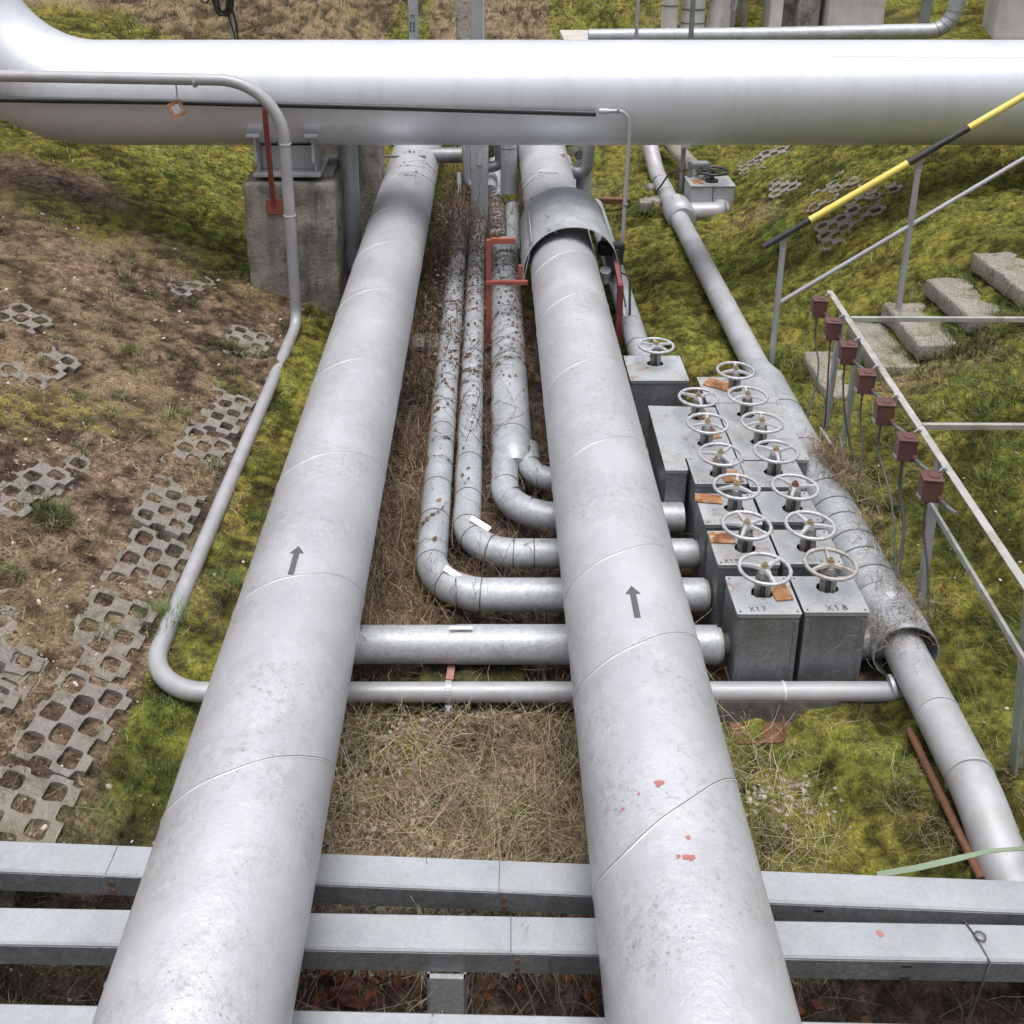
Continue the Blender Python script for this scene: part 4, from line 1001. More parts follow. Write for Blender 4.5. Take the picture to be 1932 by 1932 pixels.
# ------------------------------------------------------------------ handrail and garden steps
HY = 8.66
t = thing('handrail', 'grey steel handrail with a black and yellow striped grip climbing the right slope', 'handrail', (3.1, HY, 0))
g0 = W(1440,466,y=HY-.02); gdir = (W(1830,240,y=HY-.02)-g0).normalized(); g3 = g0+gdir*6
def gp(u): 
    v = 466 + (u-1440)*(240-466)/(1830-1440); return W(u, v, y=HY-.02)
cuts = [gp(1440), gp(1528), gp(1713), gp(1828), g0+gdir*2.95, g0+gdir*3.9, g3]
for k in range(6):
    MB().cyl(cuts[k], cuts[k+1], .029, n=16).build('grip_black_band' if k % 2 == 0 else 'grip_yellow_band', 'black_paint' if k % 2 == 0 else 'yellow_paint', t)
m0 = W(1479,566,y=HY); m1 = W(1932,299,y=HY)
MB().cyl(m0-(m1-m0)*.022, m1+(m1-m0)*.6, .019, n=12).build('mid_rail', 'grey_paint', t)
for (bu, bv, tu) in ((1456,690,1481), (1691,573,1738)):
    tp = gp(tu); b_ = W(bu, bv, y=HY)
    MB().tube([(tp.x, HY, b_.z-.15), (tp.x, HY, tp.z-.13)], .026, 14).bar((tp.x, HY, tp.z-.14), (tp.x, HY, tp.z-.025), .055, .014, up=(0,1,0)).build('post', 'grey_paint', t)
q = gp(1738); d = q - gp(1481)
MB().tube([(q.x+d.x, HY, q.z+d.z-1.5), (q.x+d.x, HY, q.z+d.z-.05)], .026, 14).build('post', 'grey_paint', t)
SP = [(2.80,.15,'lowest concrete step, half hidden behind the rack posts'), (3.20,.41,'second concrete step from the bottom with mossy edges'), (3.50,.60,'third concrete step, beside the second handrail post'),
      (3.87,.83,'fourth concrete step with a tall mossy riser'), (4.26,1.06,'highest concrete step in view at the right edge')]
for k, (x, z, lb) in enumerate(SP):
    t = thing('stair_step', lb, 'step', (x+.2, 8.3, z-.2), 'concrete garden steps on the right slope')
    MB().rough((x+.21, 8.33+.02*k, z-.085), (.40,.90,.16), .045, .018, 20+k, .02, Matrix.Rotation(R(-2+k),3,'Z')).build('step_slab', 'step_concrete', t)

# ------------------------------------------------------------------ channel beams in the foreground
def beam(label, bl, br, fl, zt, h, splices, slots, leg=None):
    """bl/br: back edge at photo left/right, fl: front edge at left"""
    a = W(0, bl, z=zt); b = W(1932, br, z=zt); f = W(0, fl, z=zt)
    d = (b-a).normalized(); n = Vector((d.y, -d.x, 0)); wdt = (f-a).dot(n)
    p0 = a - d*2.2; L = (b-a).length + 4.2
    t = thing('channel_beam', label, 'beam', (p0+d*L/2)+n*wdt/2+Vector((0,0,-h)), 'galvanised channel beams across the foreground')
    M = Matrix((d, -n, Vector((0,0,1)))).transposed(); c = p0+d*L/2
    mb = MB(); th = .006; rr = .008
    prof = [(0,-h),(0,-rr),(rr,0),(wdt-rr,0),(wdt,-rr),(wdt,-h),(wdt-th,-h),(wdt-th,-rr-th),(wdt-rr-th,-th),(rr+th,-th),(th,-rr-th),(th,-h)]
    vs = [p0+n*s+Vector((0,0,z)) for s, z in prof] + [p0+d*L+n*s+Vector((0,0,z)) for s, z in prof]
    k = len(prof); mb.add(vs, [[i, k+i, k+(i+1) % k, (i+1) % k] for i in range(k)])
    mb.build('channel', 'beam_metal', t)
    MB().box(p0+d*L/2+n*(wdt+.0022)+Vector((0,0,-h*.55)), (L,.003,h*.86), M).build('front_skirt', 'galvanised_dark', t)
    for u in splices:
        q = W(u, (fl+(br-bl)*u/1932), z=zt); s = (q-p0).dot(d)
        MB().box(p0+d*s+n*(wdt+.0055)+Vector((0,0,-h*.5)), (.15,.004,h*.9), M).build('splice_plate', 'galvanised_dark', t)
        MB().box(p0+d*(s-.075)+n*(wdt*.5)+Vector((0,0,.0008)), (.0035,wdt,.0015), M).build('joint_line', 'dark_line', t)
        for z in (-.04,-.085): MB().cyl(p0+d*(s-.05)+n*(wdt+.007)+Vector((0,0,z)), p0+d*(s-.05)+n*(wdt+.012)+Vector((0,0,z)), .011, n=10).build('bolt', 'rust', t)
    for u in slots:
        q = W(u, (fl+(br-bl)*u/1932), z=zt); s = (q-p0).dot(d)
        for z in (-h*.32, -h*.88): MB().box(p0+d*s+n*(wdt+.0045)+Vector((0,0,z)), (.04,.003,.010), M).build('slot', 'black_rubber', t)
    if leg:
        q = W(leg, 1900, z=zt); s = (q-p0).dot(d); c = p0+d*s+n*(wdt+.02)
        MB().box(c+Vector((0,0,-h-.25)), (.155,.02,.5), M).box(c+Vector((0,0,-h-.25))-d*.072-n*.03, (.01,.08,.5), M).box(c+Vector((0,0,-h-.25))+d*.072-n*.03, (.01,.08,.5), M).build('leg', 'galvanised', t)
    return t, p0, d, n, wdt
bm1 = beam('farthest of the three channel beams, with an algae stain near the right big pipe', 1584, 1660, 1641.5, .25, .115, (232, 975), (262, 1322, 1545))
bm2 = beam('middle channel beam with a rust spot and a wire tied around its right part', 1710, 1743, 1778.5, .25, .115, (1000,), (265, 1360, 1712), leg=836)
bm3 = beam('nearest galvanised channel beam, cut off by the bottom edge of the photo', 1891, 1934, 1966, .25, .115, (), (300, 1400))
# wire tied round the middle beam
_, p0, d, n, wdt = bm2
s = (W(1832,1770,z=.25)-p0).dot(d)
t = thing('tie_wire', 'thin dark wire with a loop tied around the middle beam at the right', 'wire', p0+d*s)
q = p0+d*s
MB().tube([q+Vector((0,0,-.1))+n*-.008, q+n*-.006+Vector((0,0,.006)), q+n*(wdt*.4)+d*.02+Vector((0,0,.006)), q+n*(wdt+.012)+d*.035+Vector((0,0,0)), q+n*(wdt+.014)+d*.02+Vector((0,0,-.12)), q+n*(wdt+.03)-d*.01+Vector((0,0,-.3))], .004, 6).build('wire_strand', 'dark_iron', t)
cw = q+n*(wdt*.42)+d*.035+Vector((0,0,.012))
MB().tube([cw+d*.02*math.cos(2*PI*k/14)+n*.02*math.sin(2*PI*k/14) for k in range(15)], .0035, 6, False).build('loop', 'dark_iron', t)
# leaf-shaped rust spot and lichen patches stay parts of the beams
def flat_patch(par, pos, size, seed, mat, name, asp=1.0):
    rnd = random.Random(seed); n_ = 16; vs = [pos+Vector((0,0,.0012))]
    for k in range(n_):
        a = 2*PI*k/n_; r_ = size*(.55+.55*rnd.random()); vs.append(pos+Vector((math.cos(a)*r_*asp, math.sin(a)*r_, .0012)))
    MB().add(vs, [[0, k+1, (k+1) % n_+1] for k in range(n_)]).build(name, mat, par)
flat_patch(bm2[0], W(1661,1762,z=.25), .022, 4, 'primer_patch', 'rust_spot', .7)
# green strap draped at the right, rusty rod next to the header
t = thing('plastic_strap', 'flat faded green strap lying over the right pipe above the beam', 'strap', W(1800,1620,z=.3))
sp = [W(1655,1650,z=.24), W(1730,1637,z=.27), W(1800,1621,z=.30), W(1868,1605,z=.325), W(1935,1600,z=.275), W(2050,1590,z=.1)]
vs = []
for k, p in enumerate(sp):
    wv = Vector((0, .0095, .006 if k < 3 else .0)); vs += [p-wv, p+wv]
mbs = MB(); mbs.add(vs, [[2*k,2*k+2,2*k+3,2*k+1] for k in range(5)], True)
mbs.add([(v[0],v[1],v[2]-.003) for v in mbs.v], [[2*k,2*k+1,2*k+3,2*k+2] for k in range(5)], True); mbs.build('strap_band', 'green_strap', t)
t = thing('rusty_rod', 'rusty brown pipe lying on the moss beside the right pipe', 'rod', W(1785,1500,z=.03))
MB().tube(densify([W(1716,1378,z=.035), W(1852,1660,z=.035)], .1), .021, 12).build('tube', 'rust', t)
MB().box(W(1790,1478,z=.05), (.03,.03,.05), bev=.006).build('clip', 'label_white', t)

# ------------------------------------------------------------------ far background behind the overhead pipe
def pole(name, label, u, v, y, w, kind, mat, parts=()):
    p = W(u, v, y=y); zb = H0(np.array([p.x]), np.array([y]))[0]-.1
    t = thing(name, label, kind, (p.x, y, zb))
    return t, p, zb
t, p, zb = pole('utility_pole', 'slim grey pole with a coil of black cable hung on it at upper left', 437, 40, 16, .06, 'pole', 'grey_paint')
MB().tube([(p.x,16,zb), (p.x,16,4.6)], .035, 14).build('shaft', 'grey_paint', t)
mb = MB()
for k in range(7):
    rr = random.Random(k); c = W(418+rr.uniform(-4,6), -2+rr.uniform(-5,5), y=15.9)
    mb.tube([c+Vector((.085*math.cos(2*PI*j/20)*(1+.1*k%3), rr.uniform(-.02,.02), .21*math.sin(2*PI*j/20))) for j in range(21)], .017, 7, False)
mb.tube(fillet([W(436,5,y=15.9), W(446,50,y=15.9), W(450,80,y=15.9), W(452,110,y=15.9)], .2, 4), .016, 7).tube([W(427,20,y=15.9), W(441,60,y=15.9), W(447,85,y=15.9)], .014, 7)
mb.tube([W(385,-12,y=15.9)+Vector((.08*math.cos(a)+.0, 0, .13*math.sin(a))) for a in np.linspace(-3.4,.3,14)], .014, 7)
mb.build('cable_coil', 'black_rubber', t)
t, p, zb = pole('strut_post', 'pale blue strut channel post with rows of small holes above the overhead pipe', 780, 40, 15, .1, 'post', 'galvanised')
MB().box((p.x,15,(zb+4.8)/2), (.13,.11,4.8-zb), bev=.008).build('channel', 'galvanised', t)
MB().box((p.x+.045,14.94,(zb+4.8)/2), (.03,.012,4.8-zb)).build('edge', 'lid_metal', t)
for i in range(2):
    for j in range(3): q = W(775+i*6, 44+j*7, y=14.94); MB().box(q, (.018,.012,.03)).build('hole', 'black_rubber', t)
band(MB(), (p.x,15,W(780,28,y=15).z), (0,0,1), .086, .012, .002, 4).build('tie', 'dark_line', t)
t, p, zb = pole('steel_column', 'broad smooth grey steel column beside the birch trunk', 901, 40, 15.6, .2, 'column', 'grey_paint')
MB().box((p.x,15.6,(zb+5)/2), (.20,.2,5-zb), bev=.02).build('column_shaft', 'grey_paint', t)
MB().box((p.x+.085,15.5,(zb+5)/2), (.02,.025,5-zb)).build('edge_rib', 'bead', t)
q = W(918,80,y=15.5); MB().box(q, (.07,.07,.12), bev=.01).build('bracket', 'dark_iron', t)
p = W(876,40,y=16.6); zb = H0(np.array([p.x]), np.array([16.6]))[0]-.2
t = thing('birch_tree', 'pale birch trunk with peeling bark left of the steel column', 'tree', (p.x, 16.6, zb))
pth = [Vector((p.x+.03*math.sin(z*2.1), 16.6+.02*math.cos(z*1.7), z)) for z in np.linspace(zb, 7.5, 46)]
MB().tube(pth, [.125-.006*k/4+.010*math.sin(k*1.9)+.006*math.sin(k*4.3) for k in range(46)], 20).build('trunk', 'bark', t)
mb = MB()
for k in range(8):
    a = k*2.4; b_ = pth[38+k if 38+k < 45 else 44]; e = b_+Vector((math.cos(a)*1.3, math.sin(a)*1.3, .9)); mb.tube([b_, b_.lerp(e,.5)+Vector((0,0,.1)), e], [.035,.02,.006], 7)
mb.build('limb', 'bark', t)
nl = 2600; rr = RNG.normal(size=(nl,3)); rr /= np.linalg.norm(rr,axis=1)[:,None]; rr *= (RNG.uniform(0,1,nl)**.4)[:,None]*np.array([1.5,1.5,1.2]); rr += np.array([p.x,16.6,8.4])
lv = leaf_geo(rr, RNG.uniform(.05,.11,nl), colmix(nl, [(.09,.11,.03),(.12,.13,.04),(.05,.07,.02)]))
cr_ = np_mesh('crown', lv[0]-np.array(t.location), [lv[1]], lv[2], 'blade', t)
p = W(1202,40,y=17.2)
t = thing('thin_pole', 'very thin grey pole rising behind the overhead pipe near the pale wall end', 'pole', (p.x,17.2,-.1))
MB().tube([(p.x,17.2,.0), (p.x,17.2,4.6)], .03, 12).build('shaft', 'grey_paint', t)
p = W(1306,30,y=14)
t = thing('thin_post', 'slim dark grey post passing behind the overhead pipe left of the far black wheel box', 'post', (p.x,14,-.1))
MB().tube([(p.x,14,-.1), (p.x,14,4.6)], .033, 12).build('shaft', 'steel_grey', t)
MB().box((p.x+.02,13.96,1.02), (.09,.06,.5)).build('sleeve', 'steel_grey', t); MB().box((p.x+.02,13.955,.74), (.1,.06,.05)).build('sleeve_end', 'label_white', t)
t = thing('retaining_wall', 'low pale concrete wall behind the overhead pipe at upper right', 'wall', (6, 19.5, .3))
sx0 = W(1068,62,y=18.6).x
zt_ = W(1150,57,y=20.3).z
MB().box(((sx0+11)/2, 19.5, zt_-.7), (11-sx0, 1.7, 1.4), bev=.015).build('wall_body', 'pale_concrete', t)
# pale round pillars
for k, (u, w_, lb) in enumerate(((1262,24,'pale round concrete pillar with dark bands, first from the left on the low wall'), (1306,36,'pale round concrete pillar with dark bands, behind the slim post'), (1365,40,'pale leaning round pillar next to the angled brackets'))):
    p = W(u, 50, y=19.2+.15*k); r_ = w_*.5*18.9/2009
    t = thing('round_pillar', lb, 'pillar', (p.x, 19.2+.15*k, zt_), 'pale round pillars on the low wall')
    y = 19.2+.15*k
    MB().tube([(p.x+(.12 if k == 2 else 0)*-1,y,zt_-.05), (p.x+(.5 if k == 2 else 0),y,5.4)], r_*1.25, 28).build('shaft', 'pale_concrete', t)
    for v in ((16,42) if k == 1 else (10, 62) if k == 0 else (66,)):
        band(MB(), (p.x-(.10 if k == 2 else 0), y, W(u,v,y=y).z), (0,0,1), r_*1.25, .025, .006).build('band', 'dark_line', t)
p = W(1388,30,y=19.0)
t = thing('steel_bracket', 'dark grey angled steel bracket between the round pillars and the square piers', 'bracket', (p.x,19,zt_))
MB().bar((p.x-.05,19,zt_), (p.x-.05,19,zt_+.55), .11, .07).build('upright', 'steel_grey', t); MB().bar((p.x-.08,19,zt_+.55), (p.x+.12,19,zt_+1.9), .09, .06).build('brace', 'galvanised_dark', t)
for k, (u0, u1, y, lb, m) in enumerate(((1400,1410,19.9,'dark slim concrete pier right of the angled bracket','concrete'), (1452,1476,19.4,'square concrete pier, leftmost of the close trio at the top','pale_concrete'), (1504,1546,19.4,'square concrete pier in the middle of the close trio at the top','concrete'),
        (1562,1668,19.2,'widest square concrete pier at the top of the picture','pale_concrete'), (1800,1826,20.5,'shaded concrete pier behind the galvanised pipe bend','concrete'), (1880,1960,19.0,'square concrete pier at the upper right corner','pale_concrete'))):
    p0_, p1_ = W(u0,30,y=y).x, W(u1,30,y=y).x
    t = thing('concrete_pier', lb, 'pier', ((p0_+p1_)/2, y+.2, zt_), 'concrete piers on the low wall')
    MB().rough(((p0_+p1_)/2, y+.25, zt_+1.9), (p1_-p0_, .55, 3.9), .14, .012, 40+k, .02).build('pier_body', m, t)
    if k in (1, 2): MB().box((p1_+.14, y+.4, zt_+1.9), (.32,.3,3.9)).build('recess', 'concrete', t)
p = W(1750,20,y=18.7)
t = thing('steel_post', 'dark steel post leaning slightly beside the galvanised pipe bend at upper right', 'post', (p.x,18.7,zt_-.2))
MB().bar((p.x-.06,18.7,zt_-.2), (p.x+.08,18.7,5), .15, .12, up=(0,1,0)).build('shaft', 'steel_grey', t)
t = thing('vent_pipe', 'galvanised pipe lying behind the overhead pipe and bending upward at the right', 'pipe', (5, 18, 1.5))
pts = [W(1110,69,y=17.9), W(1430,66,y=17.8), W(1790,58,y=17.5), W(1826,-60,y=17.5)]
pts = fillet(pts, .38, 12)
MB().tube(densify(pts, .3), .125, 28).build('tube', 'galvanised', t)
for k in range(4):
    q = pts[-2-3*k] if k else pts[-2]; dd = (pts[-1]-pts[-2]) if k == 0 else (pts[-2-3*k+1]-pts[-2-3*k]); band(MB(), q, dd, .125, .015, .004).build('gore_band', 'galvanised_dark', t)

# ------------------------------------------------------------------ odd pieces on the valley floor
mk('mossy_stone', (.03,.032,.012), (.085,.082,.022), 9, .95, 0, 1, 40, [((.15,.14,.03), 14, .5, .65, .7), ((.03,.025,.015), 8, .5, .65, .7)], bdist=.03)
def lump(name, label, cat_, pos, size, seed, rot=0, mat='concrete', grp=None, amp=.03):
    t = thing(name, label, cat_, pos, grp)
    MB().rough(pos, size, .045, amp, seed, .03, Matrix.Rotation(rot,3,'Z')).build('block', mat, t); return t
lump('concrete_lump', 'tilted lump of broken concrete left of the collar on the right pipe', 'rubble', W(1243,384,z=.06), (.30,.22,.16), 3, .3, 'step_concrete')
lump('concrete_lump', 'small upright concrete stub beside the thin grey conduit', 'rubble', W(1215,392,z=.06), (.16,.2,.22), 4, .1, 'step_concrete')
lump('concrete_lump', 'dark concrete pad tucked under the right pipe behind its collar', 'rubble', W(1234,360,z=.05), (.2,.2,.18), 5, .1, 'concrete')
lump('mossy_block', 'mossy concrete block under the straight branch pipe between the big pipes', 'rubble', Vector((-.10,4.86,-.12)), (.60,.26,.2), 6, .05, 'mossy_stone', None, .06)
lump('concrete_lump', 'old concrete slab edge in the dry grass beside the left big pipe', 'rubble', W(805,660,z=.0), (.30,.3,.22), 7, .0, 'paver_concrete')
t = thing('steel_sleeper', 'dark rusty steel channel lying across the moss behind the hood', 'sleeper', W(1165,379,z=.08))
a_, b_ = W(1130,378,z=.08), W(1190,379,z=.08)
MB().bar(a_, b_, .09, .07).build('channel', 'rust', t)
for k, (u, v, lb) in enumerate(((712,318,'rusty perforated step plate beside the dark pier'),)):
    p = W(u, v, y=12.7)
    t = thing('ladder', 'pale perforated metal strip leaning behind the left big pipe', 'strip', p)
    MB().bar(p+Vector((-.1,-.1,-.3)), p+Vector((.05,.1,.35)), .09, .012, up=(0,1,0)).build('strip_plate', 'weathered_bar', t)
    for j in range(5): MB().box(p+Vector((-.085+.03*j, -.095+.04*j, -.22+.12*j)), (.05,.02,.03)).build('hole', 'dark_iron', t)
    MB().bar(p+Vector((-.05,0,-.15)), p+Vector((.6,0,-.15)), .02,.03).build('rung', 'galvanised_dark', t)
    MB().bar(p+Vector((.0,0,.15)), p+Vector((.6,0,.15)), .02,.03).build('rung', 'galvanised_dark', t)

# ------------------------------------------------------------------ lattice pavers
def paver_mesh(seed):
    u = .0178; nx_, ny_ = 36, 24; occ = np.ones((nx_, ny_), bool)
    for (a, b) in ((6,6),(18,6),(30,6),(12,12),(24,12),(6,18),(18,18),(30,18),(0,12),(36,12),(12,0),(24,24),(24,0),(12,24),(0,0),(36,0),(0,24),(36,24)):
        occ[max(a-2-(seed == 1),0):a+3, max(b-2,0):b+3] = False
    bm = bmesh.new(); vv = {}
    def V(i, j):
        if (i, j) not in vv: vv[(i, j)] = bm.verts.new(((i-nx_/2)*u, (j-ny_/2)*u, 0))
        return vv[(i, j)]
    for i in range(nx_):
        for j in range(ny_):
            if not occ[i, j]: continue
            q = [V(i,j), V(i+1,j), V(i+1,j+1), V(i,j+1)]
            bm.faces.new(q)
    for _ in range(3): bmesh.ops.smooth_vert(bm, verts=bm.verts, factor=.5, use_axis_x=True, use_axis_y=True)
    ext = bmesh.ops.extrude_face_region(bm, geom=bm.faces[:])
    for v in [q for q in ext['geom'] if isinstance(q, bmesh.types.BMVert)]: v.co.z = -.09
    bmesh.ops.recalc_face_normals(bm, faces=bm.faces[:])
    for v in bm.verts: v.co += mnoise.noise_vector(v.co*9+Vector((seed*9,0,0)))*.009+mnoise.noise_vector(v.co*40)*.004
    mb = MB(); mb.bm(bm)
    o = mb.build('grass_paver', 'paver_concrete'); return o
proto = [paver_mesh(k) for k in range(3)]
PV_L = [((-2.20,3.72),90,0.015,'at the very edge of the photo beside the farthest beam'), ((-2.17,4.37),87,0.021,'lowest fully exposed one with dry straw in its holes'), ((-2.21,5.02),93,0.021,'with a green grass tuft growing from it near the pipe bend'), ((-2.64,4.15),88,0.007,'second row from the thin pipe, at the left edge'),
        ((-2.18,5.68),86,0.013,'beside the middle of the thin pipe, level with the left flow arrow'), ((-2.22,6.34),94,0.017,'with dark open holes beside the middle of the thin pipe'), ((-2.63,4.85),92,-0.008,'nearly buried one in the second row from the thin pipe'), ((-2.20,7.06),88,-0.001,'half buried one in straw left of the thin pipe'), ((-2.19,7.72),91,0.015,'upper exposed one with square open holes'), ((-2.26,9.0),84,-0.001,'beside the top of the thin pipe below the concrete block'),
        ((350,532),70,-0.008,'faint one high on the bank left of the concrete block'), ((45,925),80,-0.012,'buried at the left edge halfway up the picture'), ((75,690),75,-0.016,'broken and buried at the left edge'), ((25,610),70,-0.014,'flat grey remnant at the left edge below the overhead pipe'), ((150,920),80,-0.024,'remnant showing only a pale bar in bare soil'), ((20,1250),85,-0.006,'sunken one at the left edge above the lowest pavers')]
PV_R = [(1418,312,'on the right bank, nearest to the far black wheel box'), (1462,296,'on the steep right bank just below the overhead pipe'), (1480,352,'on the right bank, lower row beside the black wheel box'), (1545,372,'on the right bank under the yellow part of the handrail'), (1590,335,'on the right bank behind the striped handrail'), (1628,392,'on the right bank between the two handrail posts'), (1660,350,'on the right bank behind the upper handrail post'), (1575,440,'on the right bank just above the first handrail post')]
first = [True]*3
for k, it in enumerate(PV_L+[((u, v), None, None, lb) for u, v, lb in PV_R]):
    (u, v), yw, bury, lb = it
    right = k >= len(PV_L)
    p = G(u, v) if abs(u) > 12 else Vector((u, v, Hs(u, v))); o = proto[k % 3]
    if not first[k % 3]: o = o.copy(); C.objects.link(o)
    first[k % 3] = False
    e = .25
    sx_ = (float(H0(np.array([p.x+e]),np.array([p.y]))[0])-float(H0(np.array([p.x-e]),np.array([p.y]))[0]))/(2*e)
    nrm = Vector((-sx_, 0, 1)).normalized()
    yaw = R(random.uniform(-6,6) + (yw if not right else 80))
    q = Vector((0,0,1)).rotation_difference(nrm) @ Matrix.Rotation(yaw, 3, 'Z').to_quaternion() @ Matrix.Rotation(R(random.uniform(-5,5)), 3, 'X').to_quaternion() @ Matrix.Rotation(R(random.uniform(-4,4)), 3, 'Y').to_quaternion()
    if right: bury = -.012+.012*random.random()
    o.location = p + nrm*bury
    o.location.z = float(H0(np.array([p.x]),np.array([p.y]))[0]) + bury + .016
    o.rotation_mode = 'QUATERNION'; o.rotation_quaternion = q
    tag(o, ('lattice grass paver ' + lb)[:120], 'paver', 'lattice grass pavers on the slopes')

# ------------------------------------------------------------------ vegetation and loose ground cover
MOSSC = [(.068,.068,.018),(.145,.146,.032),(.22,.212,.05),(.10,.13,.03),(.26,.235,.085)]
GRASSC = [(.06,.105,.025),(.095,.15,.04),(.13,.185,.06)]
STRAWC = [(.46,.37,.24),(.34,.26,.155),(.58,.49,.34),(.25,.18,.10)]
DRYC = [(.16,.105,.055),(.11,.07,.038),(.23,.165,.10),(.075,.05,.03)]
def free(x, y):
    """keep growth out of solid things"""
    k = np.ones(len(x), bool)
    k &= ~((x > 1.12) & (x < 2.2) & (y > 4.75) & (y < 8.05))
    k &= ~((x > -2.5) & (x < -1.55) & (y > 10.25) & (y < 11.25))
    k &= ~((np.abs(y-10.72) < .45) & (H0(x, y) > 1.45))
    return k
def keep(P): return P[free(P[:,0], P[:,1])]
def blades(name, P, cols, l0, l1, w, tilt, bend, jit=.25, segs=2, az=None, wob=0, mat='blade', wscale=True):
    n = len(P)
    ww = np.full(n, w)
    if wscale: ww = w*np.clip(P[:,1]/5.5, .7, 2.2)
    hc = (.5+1.0*hollow_shade(P[:,0], P[:,1]))[:,None]  # blade colour takes the same painted shade as the ground
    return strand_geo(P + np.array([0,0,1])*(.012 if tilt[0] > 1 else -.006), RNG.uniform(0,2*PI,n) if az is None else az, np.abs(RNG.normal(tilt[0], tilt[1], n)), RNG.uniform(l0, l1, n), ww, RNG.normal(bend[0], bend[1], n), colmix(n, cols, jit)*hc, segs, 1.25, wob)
def stuff(name, geos, label, mat='blade'):
    V, F, Cc = cat(geos) if len({g_[1].shape[1] for g_ in geos}) == 1 else (None, None, None)
    if V is None:
        off = 0; VV, FF, CC = [], [], []
        for v, f, c in geos: VV.append(v); FF.append(f+off); CC.append(c); off += len(v)
        o = np_mesh(name, np.concatenate(VV), FF, np.concatenate(CC), mat)
    else: o = np_mesh(name, V, [F], Cc, mat)
    return tag(o, label, 'ground cover', None, 'stuff')
def dm(x, y): return moss_mask(x, y)*(.35+.9*fbm(x*2.3+9, y*2.3, 41))
geos = []
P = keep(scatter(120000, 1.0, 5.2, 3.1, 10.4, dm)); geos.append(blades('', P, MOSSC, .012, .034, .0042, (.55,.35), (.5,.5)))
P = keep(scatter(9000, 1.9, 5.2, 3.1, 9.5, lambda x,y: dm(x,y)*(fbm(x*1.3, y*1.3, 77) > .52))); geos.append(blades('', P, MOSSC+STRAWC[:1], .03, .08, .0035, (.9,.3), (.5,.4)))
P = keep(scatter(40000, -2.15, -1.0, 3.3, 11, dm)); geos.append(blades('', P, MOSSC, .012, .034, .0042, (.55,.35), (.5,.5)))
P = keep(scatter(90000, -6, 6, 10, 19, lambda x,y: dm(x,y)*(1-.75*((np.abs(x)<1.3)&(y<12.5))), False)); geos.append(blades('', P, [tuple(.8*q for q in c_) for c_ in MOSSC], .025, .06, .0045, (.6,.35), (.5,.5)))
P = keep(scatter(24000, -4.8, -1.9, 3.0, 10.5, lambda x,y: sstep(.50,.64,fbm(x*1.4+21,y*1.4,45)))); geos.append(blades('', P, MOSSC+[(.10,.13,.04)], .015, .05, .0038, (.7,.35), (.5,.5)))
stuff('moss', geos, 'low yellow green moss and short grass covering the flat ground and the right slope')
# greener, longer grass
geos = []
def clump(n, c, rad, l0, l1, cols=GRASSC, w=.0042, tilt=(.45,.3), bend=(.8,.4)):
    r_ = np.sqrt(RNG.uniform(0,1,n))*rad; a = RNG.uniform(0,2*PI,n); x = c[0]+r_*np.cos(a); y = c[1]+r_*np.sin(a)
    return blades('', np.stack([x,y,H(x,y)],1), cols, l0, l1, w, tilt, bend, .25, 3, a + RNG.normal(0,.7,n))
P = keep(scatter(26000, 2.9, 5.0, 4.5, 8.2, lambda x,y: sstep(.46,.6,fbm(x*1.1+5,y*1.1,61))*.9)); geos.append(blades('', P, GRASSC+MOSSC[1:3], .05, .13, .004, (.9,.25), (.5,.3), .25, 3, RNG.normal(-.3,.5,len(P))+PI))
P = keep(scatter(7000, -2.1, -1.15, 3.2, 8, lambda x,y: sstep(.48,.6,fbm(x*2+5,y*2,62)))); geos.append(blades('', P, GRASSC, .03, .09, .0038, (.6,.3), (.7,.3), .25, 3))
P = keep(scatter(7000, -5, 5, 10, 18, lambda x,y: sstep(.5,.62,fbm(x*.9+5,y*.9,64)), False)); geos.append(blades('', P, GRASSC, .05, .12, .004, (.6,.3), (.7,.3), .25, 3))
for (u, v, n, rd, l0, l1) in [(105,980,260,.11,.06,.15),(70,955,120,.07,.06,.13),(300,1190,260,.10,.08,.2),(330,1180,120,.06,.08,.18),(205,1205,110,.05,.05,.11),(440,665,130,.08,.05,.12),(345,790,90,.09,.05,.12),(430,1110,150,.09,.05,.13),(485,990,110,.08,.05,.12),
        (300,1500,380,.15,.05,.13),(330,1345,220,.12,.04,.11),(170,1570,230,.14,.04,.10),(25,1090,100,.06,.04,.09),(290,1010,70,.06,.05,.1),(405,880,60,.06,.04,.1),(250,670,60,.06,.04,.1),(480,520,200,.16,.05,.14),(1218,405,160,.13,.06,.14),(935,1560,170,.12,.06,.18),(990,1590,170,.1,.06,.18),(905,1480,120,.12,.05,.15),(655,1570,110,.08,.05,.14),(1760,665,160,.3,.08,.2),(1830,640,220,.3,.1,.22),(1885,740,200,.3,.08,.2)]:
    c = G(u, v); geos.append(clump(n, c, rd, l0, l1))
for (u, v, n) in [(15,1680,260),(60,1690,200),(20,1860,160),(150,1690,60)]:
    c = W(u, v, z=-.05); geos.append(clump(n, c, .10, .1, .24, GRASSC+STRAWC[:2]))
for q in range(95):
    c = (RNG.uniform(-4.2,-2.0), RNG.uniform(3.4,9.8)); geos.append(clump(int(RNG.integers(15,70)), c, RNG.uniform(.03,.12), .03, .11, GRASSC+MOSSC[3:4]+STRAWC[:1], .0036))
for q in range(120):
    c = (RNG.uniform(2.5,4.6), RNG.uniform(3.8,9.0)); geos.append(clump(int(RNG.integers(25,90)), c, RNG.uniform(.05,.16), .05, .17, GRASSC+MOSSC[1:3], .0042, (.7,.3), (.8,.4)))
